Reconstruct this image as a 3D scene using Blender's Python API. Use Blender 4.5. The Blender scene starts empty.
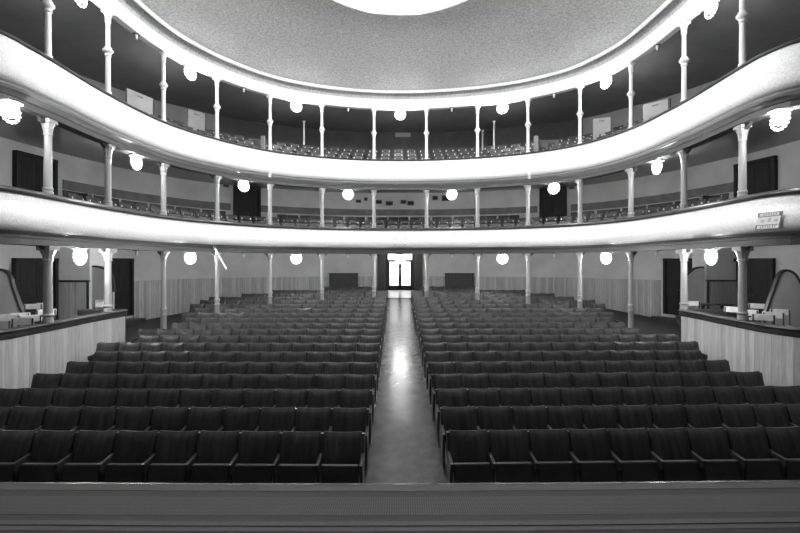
import bpy, bmesh, math, random
from mathutils import Vector, Matrix

random.seed(7)
PI = math.pi
SC = bpy.context.scene
COL = SC.collection
F = 430.0          # focal length in pixels of the 800 px wide frame
CZ = 3.0           # camera height over the floor at the front row
HY = 262.0         # horizon line

# ---------------------------------------------------------------- camera, world, exposure
cam_data = bpy.data.cameras.new('camera')
cam_data.sensor_width = 36.0
cam_data.lens = F / 800 * 36
cam_data.shift_y = -4.5 / 800
cam_data.clip_end = 200
cam = bpy.data.objects.new('camera', cam_data)
cam.location = (0, 0, CZ)
cam.rotation_euler = (PI / 2, 0, 0)
COL.objects.link(cam)
SC.camera = cam

world = bpy.data.worlds.new('world')
SC.world = world
world.use_nodes = True
world.node_tree.nodes['Background'].inputs[0].default_value = (1, 1, 1, 1)
world.node_tree.nodes['Background'].inputs[1].default_value = 3.6

vs = SC.view_settings
vs.view_transform = 'Standard'
vs.look = 'None'
vs.exposure = 0.0
vs.gamma = 1.0
vs.use_curve_mapping = False

E_CEIL = 385.0      # globes round the ceiling rosette
E_GALLERY = 180.0    # globes under the ring cornice
E_UPPER = 185.0      # globes under the upper balcony
E_LOWER = 260.0      # globes under the lower balcony

# ---------------------------------------------------------------- materials
def nodes_of(m):
    return m.node_tree.nodes, m.node_tree.links

def mat(name, g, rough=0.6, metal=0.0, amount=0.0, scale=8.0, bump=0.0, bscale=40.0, spec=0.5, stretch=None):
    """plain grey surface with optional mottling and bump"""
    m = bpy.data.materials.new(name)
    m.use_nodes = True
    N, L = nodes_of(m)
    b = N['Principled BSDF']
    b.inputs['Base Color'].default_value = (g, g, g, 1)
    b.inputs['Roughness'].default_value = rough
    b.inputs['Metallic'].default_value = metal
    b.inputs['Specular IOR Level'].default_value = spec
    if amount or bump:
        tc = N.new('ShaderNodeTexCoord')
        mp = N.new('ShaderNodeMapping')
        if stretch:
            mp.inputs['Scale'].default_value = stretch
        L.new(tc.outputs['Object'], mp.inputs['Vector'])
    if amount:
        n = N.new('ShaderNodeTexNoise')
        n.inputs['Scale'].default_value = scale
        n.inputs['Detail'].default_value = 6
        L.new(mp.outputs[0], n.inputs['Vector'])
        r = N.new('ShaderNodeValToRGB')
        lo, hi = g * (1 - amount), min(1, g * (1 + amount))
        r.color_ramp.elements[0].position = 0.3
        r.color_ramp.elements[1].position = 0.7
        r.color_ramp.elements[0].color = (lo, lo, lo, 1)
        r.color_ramp.elements[1].color = (hi, hi, hi, 1)
        L.new(n.outputs['Fac'], r.inputs['Fac'])
        L.new(r.outputs['Color'], b.inputs['Base Color'])
    if bump:
        n2 = N.new('ShaderNodeTexNoise')
        n2.inputs['Scale'].default_value = bscale
        n2.inputs['Detail'].default_value = 4
        L.new(mp.outputs[0], n2.inputs['Vector'])
        bp = N.new('ShaderNodeBump')
        bp.inputs['Strength'].default_value = bump
        bp.inputs['Distance'].default_value = 0.02
        L.new(n2.outputs['Fac'], bp.inputs['Height'])
        L.new(bp.outputs['Normal'], b.inputs['Normal'])
    return m

def board_mat(name, g, width=0.115, vary=0.25, groove=0.5, rough=0.55):
    """vertical tongue-and-groove boards running along the u of the surface"""
    m = bpy.data.materials.new(name)
    m.use_nodes = True
    N, L = nodes_of(m)
    b = N['Principled BSDF']
    b.inputs['Roughness'].default_value = rough
    uv = N.new('ShaderNodeUVMap')
    sep = N.new('ShaderNodeSeparateXYZ')
    L.new(uv.outputs[0], sep.inputs[0])
    div = N.new('ShaderNodeMath'); div.operation = 'DIVIDE'; div.inputs[1].default_value = width
    L.new(sep.outputs[0], div.inputs[0])
    fl = N.new('ShaderNodeMath'); fl.operation = 'FLOOR'
    L.new(div.outputs[0], fl.inputs[0])
    wn = N.new('ShaderNodeTexWhiteNoise'); wn.noise_dimensions = '1D'
    L.new(fl.outputs[0], wn.inputs['W'])
    fr = N.new('ShaderNodeMath'); fr.operation = 'FRACT'
    L.new(div.outputs[0], fr.inputs[0])
    gr = N.new('ShaderNodeMath'); gr.operation = 'LESS_THAN'; gr.inputs[1].default_value = 0.07
    L.new(fr.outputs[0], gr.inputs[0])
    mp = N.new('ShaderNodeMapping'); mp.inputs['Scale'].default_value = (22, 1.2, 1)
    L.new(uv.outputs[0], mp.inputs['Vector'])
    gn = N.new('ShaderNodeTexNoise'); gn.inputs['Scale'].default_value = 1.6; gn.inputs['Detail'].default_value = 7
    L.new(mp.outputs[0], gn.inputs['Vector'])
    a = N.new('ShaderNodeMath'); a.operation = 'MULTIPLY_ADD'
    a.inputs[1].default_value = vary; a.inputs[2].default_value = 1 - vary * 0.5
    L.new(wn.outputs['Value'], a.inputs[0])
    c = N.new('ShaderNodeMath'); c.operation = 'MULTIPLY_ADD'
    c.inputs[1].default_value = 0.9; c.inputs[2].default_value = 0.55
    L.new(gn.outputs['Fac'], c.inputs[0])
    d = N.new('ShaderNodeMath'); d.operation = 'MULTIPLY'
    L.new(a.outputs[0], d.inputs[0]); L.new(c.outputs[0], d.inputs[1])
    e = N.new('ShaderNodeMath'); e.operation = 'MULTIPLY_ADD'
    e.inputs[1].default_value = -groove; e.inputs[2].default_value = 1.0
    L.new(gr.outputs[0], e.inputs[0])
    f_ = N.new('ShaderNodeMath'); f_.operation = 'MULTIPLY'
    L.new(d.outputs[0], f_.inputs[0]); L.new(e.outputs[0], f_.inputs[1])
    g_ = N.new('ShaderNodeMath'); g_.operation = 'MULTIPLY'; g_.inputs[1].default_value = g
    L.new(f_.outputs[0], g_.inputs[0])
    cc = N.new('ShaderNodeCombineColor')
    for i in range(3):
        L.new(g_.outputs[0], cc.inputs[i])
    L.new(cc.outputs[0], b.inputs['Base Color'])
    return m

def leather_mat(name, g):
    """dark leather with worn vertical streaks that differ from seat to seat"""
    m = bpy.data.materials.new(name)
    m.use_nodes = True
    N, L = nodes_of(m)
    b = N['Principled BSDF']
    b.inputs['Roughness'].default_value = 0.33
    b.inputs['Specular IOR Level'].default_value = 0.16
    tc = N.new('ShaderNodeTexCoord'); oi = N.new('ShaderNodeObjectInfo')
    mu = N.new('ShaderNodeMath'); mu.operation = 'MULTIPLY'; mu.inputs[1].default_value = 60
    L.new(oi.outputs['Random'], mu.inputs[0])
    cb = N.new('ShaderNodeCombineXYZ'); L.new(mu.outputs[0], cb.inputs[0])
    mp = N.new('ShaderNodeMapping'); mp.inputs['Scale'].default_value = (9, 2, 0.9)
    L.new(tc.outputs['Object'], mp.inputs['Vector']); L.new(cb.outputs[0], mp.inputs['Location'])
    n = N.new('ShaderNodeTexNoise'); n.inputs['Scale'].default_value = 1.6; n.inputs['Detail'].default_value = 5
    L.new(mp.outputs[0], n.inputs['Vector'])
    rp = N.new('ShaderNodeValToRGB')
    e = rp.color_ramp.elements
    e[0].position, e[1].position = 0.35, 0.75
    e[0].color = (g * 0.82,) * 3 + (1,); e[1].color = (g * 1.55,) * 3 + (1,)
    L.new(n.outputs['Fac'], rp.inputs['Fac']); L.new(rp.outputs['Color'], b.inputs['Base Color'])
    n2 = N.new('ShaderNodeTexNoise'); n2.inputs['Scale'].default_value = 2.2; n2.inputs['Detail'].default_value = 3
    L.new(mp.outputs[0], n2.inputs['Vector'])
    bp = N.new('ShaderNodeBump'); bp.inputs['Strength'].default_value = 0.25; bp.inputs['Distance'].default_value = 0.03
    L.new(n2.outputs['Fac'], bp.inputs['Height']); L.new(bp.outputs['Normal'], b.inputs['Normal'])
    return m

def weave_mat(name, lo, hi):
    m = bpy.data.materials.new(name)
    m.use_nodes = True
    N, L = nodes_of(m)
    b = N['Principled BSDF']
    b.inputs['Roughness'].default_value = 0.8
    tc = N.new('ShaderNodeTexCoord')
    mp = N.new('ShaderNodeMapping')
    mp.inputs['Rotation'].default_value = (0, 0, PI / 4)
    L.new(tc.outputs['Object'], mp.inputs['Vector'])
    ck = N.new('ShaderNodeTexChecker'); ck.inputs['Scale'].default_value = 78
    ck.inputs['Color1'].default_value = (lo, lo, lo, 1); ck.inputs['Color2'].default_value = (hi, hi, hi, 1)
    L.new(mp.outputs[0], ck.inputs['Vector'])
    n = N.new('ShaderNodeTexNoise'); n.inputs['Scale'].default_value = 140; n.inputs['Detail'].default_value = 3
    L.new(tc.outputs['Object'], n.inputs['Vector'])
    mx = N.new('ShaderNodeMix'); mx.data_type = 'RGBA'; mx.blend_type = 'OVERLAY'
    mx.inputs['Factor'].default_value = 0.9
    L.new(ck.outputs['Color'], mx.inputs['A']); L.new(n.outputs['Color'], mx.inputs['B'])
    bw = N.new('ShaderNodeRGBToBW')
    L.new(mx.outputs['Result'], bw.inputs[0]); L.new(bw.outputs[0], b.inputs['Base Color'])
    return m

def glow_mat(name, s):
    m = bpy.data.materials.new(name)
    m.use_nodes = True
    N, L = nodes_of(m)
    b = N['Principled BSDF']
    b.inputs['Base Color'].default_value = (0.9, 0.9, 0.9, 1)
    b.inputs['Emission Color'].default_value = (1, 1, 1, 1)
    b.inputs['Emission Strength'].default_value = s
    return m

def glass_mat(name):
    m = bpy.data.materials.new(name)
    m.use_nodes = True
    N, L = nodes_of(m)
    N.remove(N['Principled BSDF'])
    t = N.new('ShaderNodeBsdfTransparent'); g = N.new('ShaderNodeBsdfGlossy')
    g.inputs['Roughness'].default_value = 0.02
    mx = N.new('ShaderNodeMixShader'); mx.inputs[0].default_value = 0.06
    L.new(t.outputs[0], mx.inputs[1]); L.new(g.outputs[0], mx.inputs[2])
    L.new(mx.outputs[0], N['Material Output'].inputs['Surface'])
    return m

M = {
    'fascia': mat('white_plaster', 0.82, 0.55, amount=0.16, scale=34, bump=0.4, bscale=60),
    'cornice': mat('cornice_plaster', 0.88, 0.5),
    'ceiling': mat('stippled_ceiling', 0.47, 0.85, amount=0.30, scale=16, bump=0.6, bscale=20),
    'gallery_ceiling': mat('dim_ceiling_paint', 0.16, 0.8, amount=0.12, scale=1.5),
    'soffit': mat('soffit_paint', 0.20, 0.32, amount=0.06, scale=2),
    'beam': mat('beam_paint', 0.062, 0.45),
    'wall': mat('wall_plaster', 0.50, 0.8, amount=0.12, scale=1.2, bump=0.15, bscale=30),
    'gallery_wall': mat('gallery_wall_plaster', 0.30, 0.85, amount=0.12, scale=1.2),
    'dado': mat('dado_paint', 0.13, 0.6, amount=0.25, scale=2.5),
    'pier_wall_lit': mat('left_pier_plaster_lit', 0.85, 0.8, amount=0.06, scale=2),  # lightened to stand for the lamplight on the left pier
    'gallery_dado': mat('gallery_dado_paint', 0.035, 0.6, amount=0.25, scale=2.5),
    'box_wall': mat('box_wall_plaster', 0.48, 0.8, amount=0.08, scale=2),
    'parapet': board_mat('parapet_boards', 0.48, 0.13, 0.35, 0.30),
    'wainscot': board_mat('wainscot_boards', 0.36, 0.10, 0.42, 0.55),
    'ribbed': board_mat('ribbed_boards_lit', 0.60, 0.07, 0.25, 0.6),  # left ribs, lamplight put into the tone
    'ribbed_dim': board_mat('ribbed_boards_shaded', 0.28, 0.07, 0.25, 0.6),  # same ribs darkened for the weaker light on the right
    'dark_wood': mat('dark_wood', 0.035, 0.35, amount=0.3, scale=6, stretch=(1, 1, 0.2)),
    'cap_wood': mat('cap_rail_wood', 0.05, 0.35, amount=0.3, scale=4),
    'door': mat('dark_door_wood', 0.018, 0.6, spec=0.2, amount=0.3, scale=5, stretch=(4, 4, 0.4)),
    'column_dim': mat('ground_column_shaded', 0.34, 0.4),  # column paint darkened for the shade under the lower balcony
    'column_mid': mat('balcony_column_shaded', 0.36, 0.4),  # column paint darkened for the shade under the upper balcony
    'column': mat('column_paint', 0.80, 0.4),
    'floor': mat('dark_carpet', 0.035, 0.9, amount=0.3, scale=20),
    'aisle': mat('aisle_linoleum', 0.062, 0.24, spec=0.17, amount=0.25, scale=5, bump=0.16, bscale=26),
    'landing': mat('landing_daylight_tone', 0.9, 0.15, amount=0.05, scale=6),  # pale tone stands for the patch of daylight inside the entrance
    'leather': leather_mat('dark_leather', 0.044),
    'seat_under': mat('seat_underside_board', 0.05, 0.5, amount=0.25, scale=3),
    'arm_wood': mat('armrest_wood', 0.035, 0.3, amount=0.2, scale=10),
    'iron': mat('cast_iron', 0.05, 0.35, metal=0.3),
    'metal': mat('bright_metal', 0.6, 0.3, metal=0.9),
    'pale_wood': mat('pale_wood', 0.68, 0.5, amount=0.15, scale=10),
    'chair': mat('balcony_chair_wood', 0.022, 0.45, amount=0.3, scale=6),
    'chair_tag': mat('pale_seat_plate', 0.75, 0.35),
    'gallery_chair': mat('gallery_chair_wood', 0.035, 0.45, amount=0.3, scale=6),
    'pale_panel': mat('pale_box_panel', 0.30, 0.75, amount=0.06, scale=3),
    'black': mat('black_opening', 0.01, 0.7),
    'stage': mat('stage_boards', 0.03, 0.45, amount=0.25, scale=3, stretch=(0.3, 6, 1)),
    'stage_bounce': mat('stage_house_bounce', 0.68, 0.9),  # pale so the unseen stage house bounces fill onto the seat fronts
    'nosing': mat('stage_nosing_metal', 0.08, 0.25, metal=0.5, amount=0.12, scale=12),
    'mat_weave': weave_mat('woven_runner', 0.006, 0.058),
    'mat_border': mat('runner_border', 0.014, 0.8, amount=0.2, scale=30),
    'mat_binding': mat('runner_binding', 0.025, 0.7, amount=0.35, scale=60),
    'mat_edge': mat('runner_dark_edge', 0.008, 0.8),
    'pave': mat('outside_paving', 0.8, 0.8),
    'glass': glass_mat('door_glass'),
    'poster_white': mat('poster_white', 0.9, 0.6),
    'poster_grey': mat('poster_grey', 0.18, 0.6),
    'poster_faint': mat('poster_faint_print', 0.62, 0.6),
    'g_ceil': glow_mat('lit_globe_ceiling', E_CEIL),
    'g_gal': glow_mat('lit_globe_gallery', E_GALLERY),
    'g_up': glow_mat('lit_globe_upper', E_UPPER),
    'g_low': glow_mat('lit_globe_lower', E_LOWER),
    'g_big': glow_mat('lit_globe_brightest', E_LOWER * 1.35),
    'bead': glow_mat('lit_glass_bead', 3.0),
    'socket': mat('lamp_socket', 0.12, 0.4),
}

# ---------------------------------------------------------------- helpers
def obj(name, bm, material, parent=None, loc=None, smooth=False):
    me = bpy.data.meshes.new(name)
    bmesh.ops.recalc_face_normals(bm, faces=bm.faces)
    bm.to_mesh(me)
    bm.free()
    for mm in (material if isinstance(material, (list, tuple)) else [material]):
        me.materials.append(M[mm] if isinstance(mm, str) else mm)
    if smooth:
        for p in me.polygons:
            p.use_smooth = True
        try:
            me.set_sharp_from_angle(angle=math.radians(40))
        except Exception:
            pass
    o = bpy.data.objects.new(name, me)
    COL.objects.link(o)
    if parent:
        o.parent = parent
    if loc:
        o.location = loc
    return o

def tag(o, label, cat, group=None, kind=None):
    o['label'] = label
    o['category'] = cat
    if group: o['group'] = group
    if kind: o['kind'] = kind
    return o

def thing(name, label, cat, loc=(0, 0, 0), rz=0.0, group=None):
    o = bpy.data.objects.new(name, None)
    COL.objects.link(o)
    o.empty_display_size = 0.1
    o.location = loc
    o.rotation_euler = (0, 0, rz)
    return tag(o, label, cat, group)

def dup(root, loc, rz=0.0, label=None, group=None):
    r = root.copy(); COL.objects.link(r)
    r.location = loc; r.rotation_euler = (0, 0, rz)
    if label: r['label'] = label
    if group: r['group'] = group
    for ch in list(root.children):
        c = ch.copy(); COL.objects.link(c); c.parent = r
        for g in ch.children:
            d = g.copy(); COL.objects.link(d); d.parent = c
    return r

def box(bm, c, s, rot=None, bev=0.0, mi=0):
    mtx = Matrix.Translation(Vector(c))
    if rot is not None:
        mtx = mtx @ rot
    mtx = mtx @ Matrix.Diagonal((s[0], s[1], s[2], 1))
    r = bmesh.ops.create_cube(bm, size=1.0, matrix=mtx)
    vs_ = r['verts']
    fs = {f for v in vs_ for f in v.link_faces}
    for f in fs: f.material_index = mi
    if bev:
        es = {e for v in vs_ for e in v.link_edges}
        bmesh.ops.bevel(bm, geom=list(es), offset=bev, segments=2, affect='EDGES', profile=0.6)

def lathe(bm, prof, seg=16, c=(0, 0, 0), flute=None):
    """prof: [(radius, z)]; flute: function (angle, radius, z) -> radius"""
    rings = []
    for r, z in prof:
        ring = []
        for i in range(seg):
            a = 2 * PI * i / seg
            rr = flute(a, r, z) if flute else r
            ring.append(bm.verts.new((c[0] + rr * math.cos(a), c[1] + rr * math.sin(a), c[2] + z)))
        rings.append(ring)
    for k in range(len(rings) - 1):
        for i in range(seg):
            j = (i + 1) % seg
            bm.faces.new((rings[k][i], rings[k][j], rings[k + 1][j], rings[k + 1][i]))
    if prof[0][0] > 1e-4: bm.faces.new(list(reversed(rings[0])))
    if prof[-1][0] > 1e-4: bm.faces.new(rings[-1])

def tube(bm, pts, r, seg=8):
    rings = []
    for k, p in enumerate(pts):
        p = Vector(p)
        a = Vector(pts[max(0, k - 1)]); b = Vector(pts[min(len(pts) - 1, k + 1)])
        t = (b - a).normalized()
        up = Vector((0, 0, 1)) if abs(t.z) < 0.9 else Vector((1, 0, 0))
        u = t.cross(up).normalized(); v = t.cross(u)
        rr = r[k] if isinstance(r, (list, tuple)) else r
        rings.append([bm.verts.new(p + u * rr * math.cos(2 * PI * i / seg) + v * rr * math.sin(2 * PI * i / seg)) for i in range(seg)])
    for k in range(len(rings) - 1):
        for i in range(seg):
            j = (i + 1) % seg
            bm.faces.new((rings[k][i], rings[k][j], rings[k + 1][j], rings[k + 1][i]))
    bm.faces.new(list(reversed(rings[0]))); bm.faces.new(rings[-1])

def prism(bm, outline, y0, y1, mi=0):
    """extrude an (x, z) outline between y0 and y1"""
    a = [bm.verts.new((x, y0, z)) for x, z in outline]
    b = [bm.verts.new((x, y1, z)) for x, z in outline]
    n = len(outline)
    fs = [bm.faces.new(a), bm.faces.new(list(reversed(b)))]
    for i in range(n):
        j = (i + 1) % n
        fs.append(bm.faces.new((a[i], b[i], b[j], a[j])))
    for f in fs: f.material_index = mi

def catmull(pts, step=0.22, closed=False):
    out = []
    n = len(pts)
    P = [Vector(p) for p in pts]
    rng = range(n if closed else n - 1)
    for i in rng:
        if closed:
            p0, p1, p2, p3 = P[(i - 1) % n], P[i], P[(i + 1) % n], P[(i + 2) % n]
        else:
            p0 = P[i - 1] if i else P[0] * 2 - P[1]
            p1, p2 = P[i], P[i + 1]
            p3 = P[i + 2] if i + 2 < n else P[-1] * 2 - P[-2]
        k = max(1, int((p2 - p1).length / step))
        # centripetal-like
        for j in range(k):
            t = j / k
            q = 0.5 * ((2 * p1) + (p2 - p0) * t + (2 * p0 - 5 * p1 + 4 * p2 - p3) * t * t + (3 * p1 - p0 - 3 * p2 + p3) * t ** 3)
            out.append(q)
    if not closed:
        out.append(P[-1])
    return out

class Path:
    """plan curve, running from the left end of the house round to the right"""
    def __init__(s, pts):
        s.p = [Vector((p[0], p[1])) for p in pts]
        s.s = [0.0]
        for a, b in zip(s.p, s.p[1:]):
            s.s.append(s.s[-1] + (b - a).length)
        s.len = s.s[-1]
        s.n = []
        for i in range(len(s.p)):
            a = s.p[max(0, i - 1)]; b = s.p[min(len(s.p) - 1, i + 1)]
            t = (b - a).normalized()
            s.n.append(Vector((t.y, -t.x)))      # towards the stage
    def at(s, d):
        d = min(max(d, 0), s.len)
        lo, hi = 0, len(s.s) - 1
        while hi - lo > 1:
            m = (lo + hi) // 2
            if s.s[m] <= d: lo = m
            else: hi = m
        t = (d - s.s[lo]) / max(1e-9, s.s[hi] - s.s[lo])
        return s.p[lo].lerp(s.p[hi], t), s.n[lo].lerp(s.n[hi], t).normalized()
    def frac(s, f):
        return s.at(f * s.len)
    def nearest(s, q):
        q = Vector((q[0], q[1])); best = (1e9, 0)
        for i in range(len(s.p) - 1):
            a, b = s.p[i], s.p[i + 1]; ab = b - a
            t = max(0, min(1, (q - a).dot(ab) / max(1e-9, ab.length_squared)))
            d = (a + ab * t - q).length
            if d < best[0]: best = (d, s.s[i] + t * ab.length)
        return best[1]
    def sub(s, a, b):
        pts = [s.at(a)[0]] + [p for p, d in zip(s.p, s.s) if a + 1e-3 < d < b - 1e-3] + [s.at(b)[0]]
        q = Path(pts)
        q.n[0] = s.at(a)[1]; q.n[-1] = s.at(b)[1]
        return q

def sweep(bm, path, prof, closed=True, caps=True):
    """prof: [(offset towards stage, z or function(x, y))]"""
    uvl = bm.loops.layers.uv.verify()
    rings = []
    for p, n in zip(path.p, path.n):
        ring = []
        for o_, z in prof:
            q = p + n * o_
            zz = z(q.x, q.y) if callable(z) else z
            ring.append(bm.verts.new((q.x, q.y, zz)))
        rings.append(ring)
    m = len(prof)
    for k in range(len(rings) - 1):
        for i in range(m if closed else m - 1):
            j = (i + 1) % m
            f = bm.faces.new((rings[k][i], rings[k + 1][i], rings[k + 1][j], rings[k][j]))
            us = (path.s[k], path.s[k + 1], path.s[k + 1], path.s[k])
            for lp, u in zip(f.loops, us):
                lp[uvl].uv = (u, lp.vert.co.z)
    if closed and caps:
        bm.faces.new(rings[0]); bm.faces.new(list(reversed(rings[-1])))

def strip(bm, A, B, n=120):
    """ruled strip between two functions f in 0..1 -> (x, y, z)"""
    va = [bm.verts.new(A(i / n)) for i in range(n + 1)]
    vb = [bm.verts.new(B(i / n)) for i in range(n + 1)]
    for i in range(n):
        bm.faces.new((va[i], va[i + 1], vb[i + 1], vb[i]))

def pix(px, py, d):
    return Vector(((px - 400) * d / F, d, CZ + (HY - py) * d / F))

NUM = ['first', 'second', 'third', 'fourth', 'fifth', 'sixth', 'seventh', 'eighth', 'ninth', 'tenth', 'eleventh', 'twelfth', 'thirteenth',
       'fourteenth', 'fifteenth', 'sixteenth', 'seventeenth', 'eighteenth', 'nineteenth', 'twentieth']
TENS = {2: 'twenty', 3: 'thirty', 4: 'forty', 5: 'fifty', 6: 'sixty', 7: 'seventy'}
def nth(k):
    """1 -> first"""
    if k <= 20: return NUM[k - 1]
    if k % 10 == 0: return TENS[k // 10][:-1] + 'ieth'
    return TENS[k // 10] + '-' + NUM[k % 10 - 1]

# ---------------------------------------------------------------- plan of the house
COLS = [(48, 9.3), (108, 11.3), (163.5, 13.5), (217, 15.4), (270, 17.0), (322, 18.0), (374, 18.5),
        (426.5, 18.5), (477.5, 18.1), (528, 17.35), (580, 16.1), (631, 14.2), (684, 11.85), (742.5, 9.7)]
COLXY = [((px - 400) * d / F, d) for px, d in COLS]
front_ctrl = [(-11.3, 7.3), (-9.7, 7.3), (-8.6, 7.4), (-7.93, 7.72), (-7.64, 8.25), (-7.62, 8.7)] + COLXY + [(7.74, 9.0), (8.0, 8.45), (8.7, 8.15), (9.8, 8.1), (11.6, 8.1)]
FRONT = Path(catmull(front_ctrl, 0.2))
wall_ctrl = [(-11.6, 6.9), (-11.6, 9.5), (-11.55, 11), (-11.48, 12.5), (-11.3, 13.9), (-10.9, 15.5), (-10.4, 17), (-8.6, 19.6), (-5.3, 21.5), (-2.2, 22.35), (-1.3, 22.4),
             (1.3, 22.4), (2.2, 22.38), (5.4, 21.6), (8.8, 20.0), (10.55, 17.6), (11.05, 16.1), (11.55, 14.4), (11.75, 13.2), (11.85, 11), (11.9, 9.5), (11.9, 7.3)]
WALL = Path(catmull(wall_ctrl, 0.25))
FA, FB = FRONT.nearest((-7.62, 8.7)), FRONT.nearest((7.74, 9.0))

def blend(f, t, z):
    a = FRONT.frac(f)[0]; b = WALL.frac(f)[0]
    q = a.lerp(b, t)
    return (q.x, q.y, z)

def blend_path(t, n=160):
    return Path([blend(i / n, t, 0)[:2] for i in range(n + 1)])

tops = [(2.0, 2.22), (5.56, 2.185), (7.2, 2.125), (8.86, 2.05), (10.5, 1.966), (12.15, 1.88), (13.8, 1.78), (15.45, 1.66), (17.1, 1.51), (17.92, 1.45), (18.74, 1.37), (19.57, 1.27), (20.4, 1.15),
        (21.5, 0.98), (22.4, 0.70), (26, 0.68)]
BACK_H = 0.82
def floor_z(x, d):
    for (a, ha), (b, hb) in zip(tops, tops[1:]):
        if a <= d <= b:
            return CZ - BACK_H - (ha + (hb - ha) * (d - a) / (b - a))
    return CZ - BACK_H - (tops[0][1] if d < tops[0][0] else tops[-1][1])

Z_BEAM1 = CZ + 0.346
Z_RAIL1 = CZ + 1.47
Z_BEAM2 = CZ + 3.08
Z_RAIL2 = CZ + 4.41
Z_RING = CZ + 6.57
Z_CEIL = CZ + 7.23
BOX_Z = 0.93
PAR_Z = CZ - 1.31

# ---------------------------------------------------------------- structure: floors
bm = bmesh.new()
nx, ny = 48, 60
g = [[bm.verts.new((-12.2 + 24.4 * i / nx, 3.3 + 19.6 * j / ny, floor_z(0, 3.3 + 19.6 * j / ny))) for i in range(nx + 1)] for j in range(ny + 1)]
for j in range(ny):
    for i in range(nx):
        bm.faces.new((g[j][i], g[j][i + 1], g[j + 1][i + 1], g[j + 1][i]))
tag(obj('floor', bm, 'floor', smooth=True), 'dark raked auditorium floor under the seat rows', 'floor', kind='structure')

bm = bmesh.new()
def aisle_x(d): return -0.5 - 0.007 * (d - 5.56), 0.62 - 0.007 * (d - 5.56)
va = []
for j in range(61):
    d = 3.4 + (21.5 - 3.4) * j / 60
    a, b = aisle_x(d)
    va.append((bm.verts.new((a, d, floor_z(0, d) + 0.012)), bm.verts.new((b, d, floor_z(0, d) + 0.012))))
for p, q in zip(va, va[1:]):
    bm.faces.new((p[0], p[1], q[1], q[0]))
tag(obj('floor_aisle', bm, 'aisle', smooth=True), 'worn grey shiny centre aisle running up to the glass doors', 'aisle', kind='structure')

bm = bmesh.new()
rows_ = [(21.5, -0.62, 0.56), (22.4, -0.62, 0.62), (26.5, -1.2, 1.2)]
vv = [[bm.verts.new((a, d, floor_z(0, d) + 0.014)), bm.verts.new((b, d, floor_z(0, d) + 0.014))] for d, a, b in rows_]
for p, q in zip(vv, vv[1:]): bm.faces.new((p[0], p[1], q[1], q[0]))
tag(obj('floor_landing', bm, 'landing'), 'shiny ramp at the glass doors, toned pale for the daylight on it', 'floor', kind='structure')

bm = bmesh.new()
box(bm, (0, 36, 1.35), (40, 19, 0.1))
tag(obj('floor_outside', bm, 'pave'), 'sunlit pale pavement beyond the glass doors', 'pavement', kind='structure')

# floors of the side boxes, behind the wooden parapets
def side_path(a, b):
    return FRONT.sub(FRONT.nearest(a), FRONT.nearest(b))
PL = side_path((-9.0, 7.33), (-7.78, 11.95))
PR = side_path((7.80, 11.95), (9.3, 8.12))
for nm, pth, sx, lab in (('floor_box_left', PL, -1, 'raised dark floor of the seating box by the left parapet'),
                         ('floor_box_right', PR, 1, 'raised dark floor of the seating box by the right parapet')):
    bm = bmesh.new()
    n = 30
    prev = None
    for i in range(n + 1):
        p, n_ = pth.frac(i / n)
        p = p - n_ * 0.07
        d = 8.0 + (16.6 - 8.0) * (i / n if sx < 0 else 1 - i / n)
        q = Vector((11.62 * sx if d < 13 else (11.62 - (d - 13) * 0.28) * sx, d))
        row = []
        for z in (BOX_Z, BOX_Z - 0.9):
            row.append((bm.verts.new((p.x, p.y, z)), bm.verts.new((q.x, q.y, z))))
        if prev:
            bm.faces.new((prev[0][0], row[0][0], row[0][1], prev[0][1]))
            bm.faces.new((prev[0][0], prev[1][0], row[1][0], row[0][0]))
        prev = row
    tag(obj(nm, bm, 'floor'), lab, 'floor', kind='structure')

# ---------------------------------------------------------------- structure: walls
def wall_part(name, a, b, prof, material, label, cat='wall', smooth=True):
    bm = bmesh.new()
    sweep(bm, WALL.sub(a, b), prof, closed=True)
    return tag(obj(name, bm, material, smooth=smooth), label, cat, kind='structure')

sL, sR = WALL.nearest((-0.72, 22.4)), WALL.nearest((0.72, 22.4))
ZB = CZ + 0.62
low = lambda x, y: floor_z(x, y) - 0.1
wall_part('wall_left', 0, sL, [(0, low), (-0.2, low), (-0.2, ZB), (0, ZB)], 'wall', 'pale plaster wall curving behind the seats, left half')
wall_part('wall_right', sR, WALL.len, [(0, low), (-0.2, low), (-0.2, ZB), (0, ZB)], 'wall', 'pale plaster wall curving behind the seats, right half')
Z2B = CZ + 3.62
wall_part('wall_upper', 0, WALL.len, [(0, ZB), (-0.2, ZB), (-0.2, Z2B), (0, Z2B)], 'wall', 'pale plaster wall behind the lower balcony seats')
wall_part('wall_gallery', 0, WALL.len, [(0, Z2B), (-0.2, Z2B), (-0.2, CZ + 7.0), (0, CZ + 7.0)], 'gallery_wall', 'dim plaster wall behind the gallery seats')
# tongue-and-groove wainscot at ground level
wl0, wl1 = WALL.nearest((-10.44, 16.85)), WALL.nearest((-1.15, 22.4))
wr0, wr1 = WALL.nearest((1.15, 22.4)), WALL.nearest((10.6, 17.5))
for i, (a, b, lab) in enumerate(((wl0, wl1, 'left'), (wr0, wr1, 'right'))):
    wall_part('trim_%d' % (i + 1), a, b, [(0.0, low), (0.035, low), (0.035, CZ - 0.79), (0.055, CZ - 0.79), (0.055, CZ - 0.74), (0.0, CZ - 0.74)], 'wainscot',
              'vertical board wainscot along the back wall, %s of the entrance' % lab, 'wainscot', smooth=False)
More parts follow.
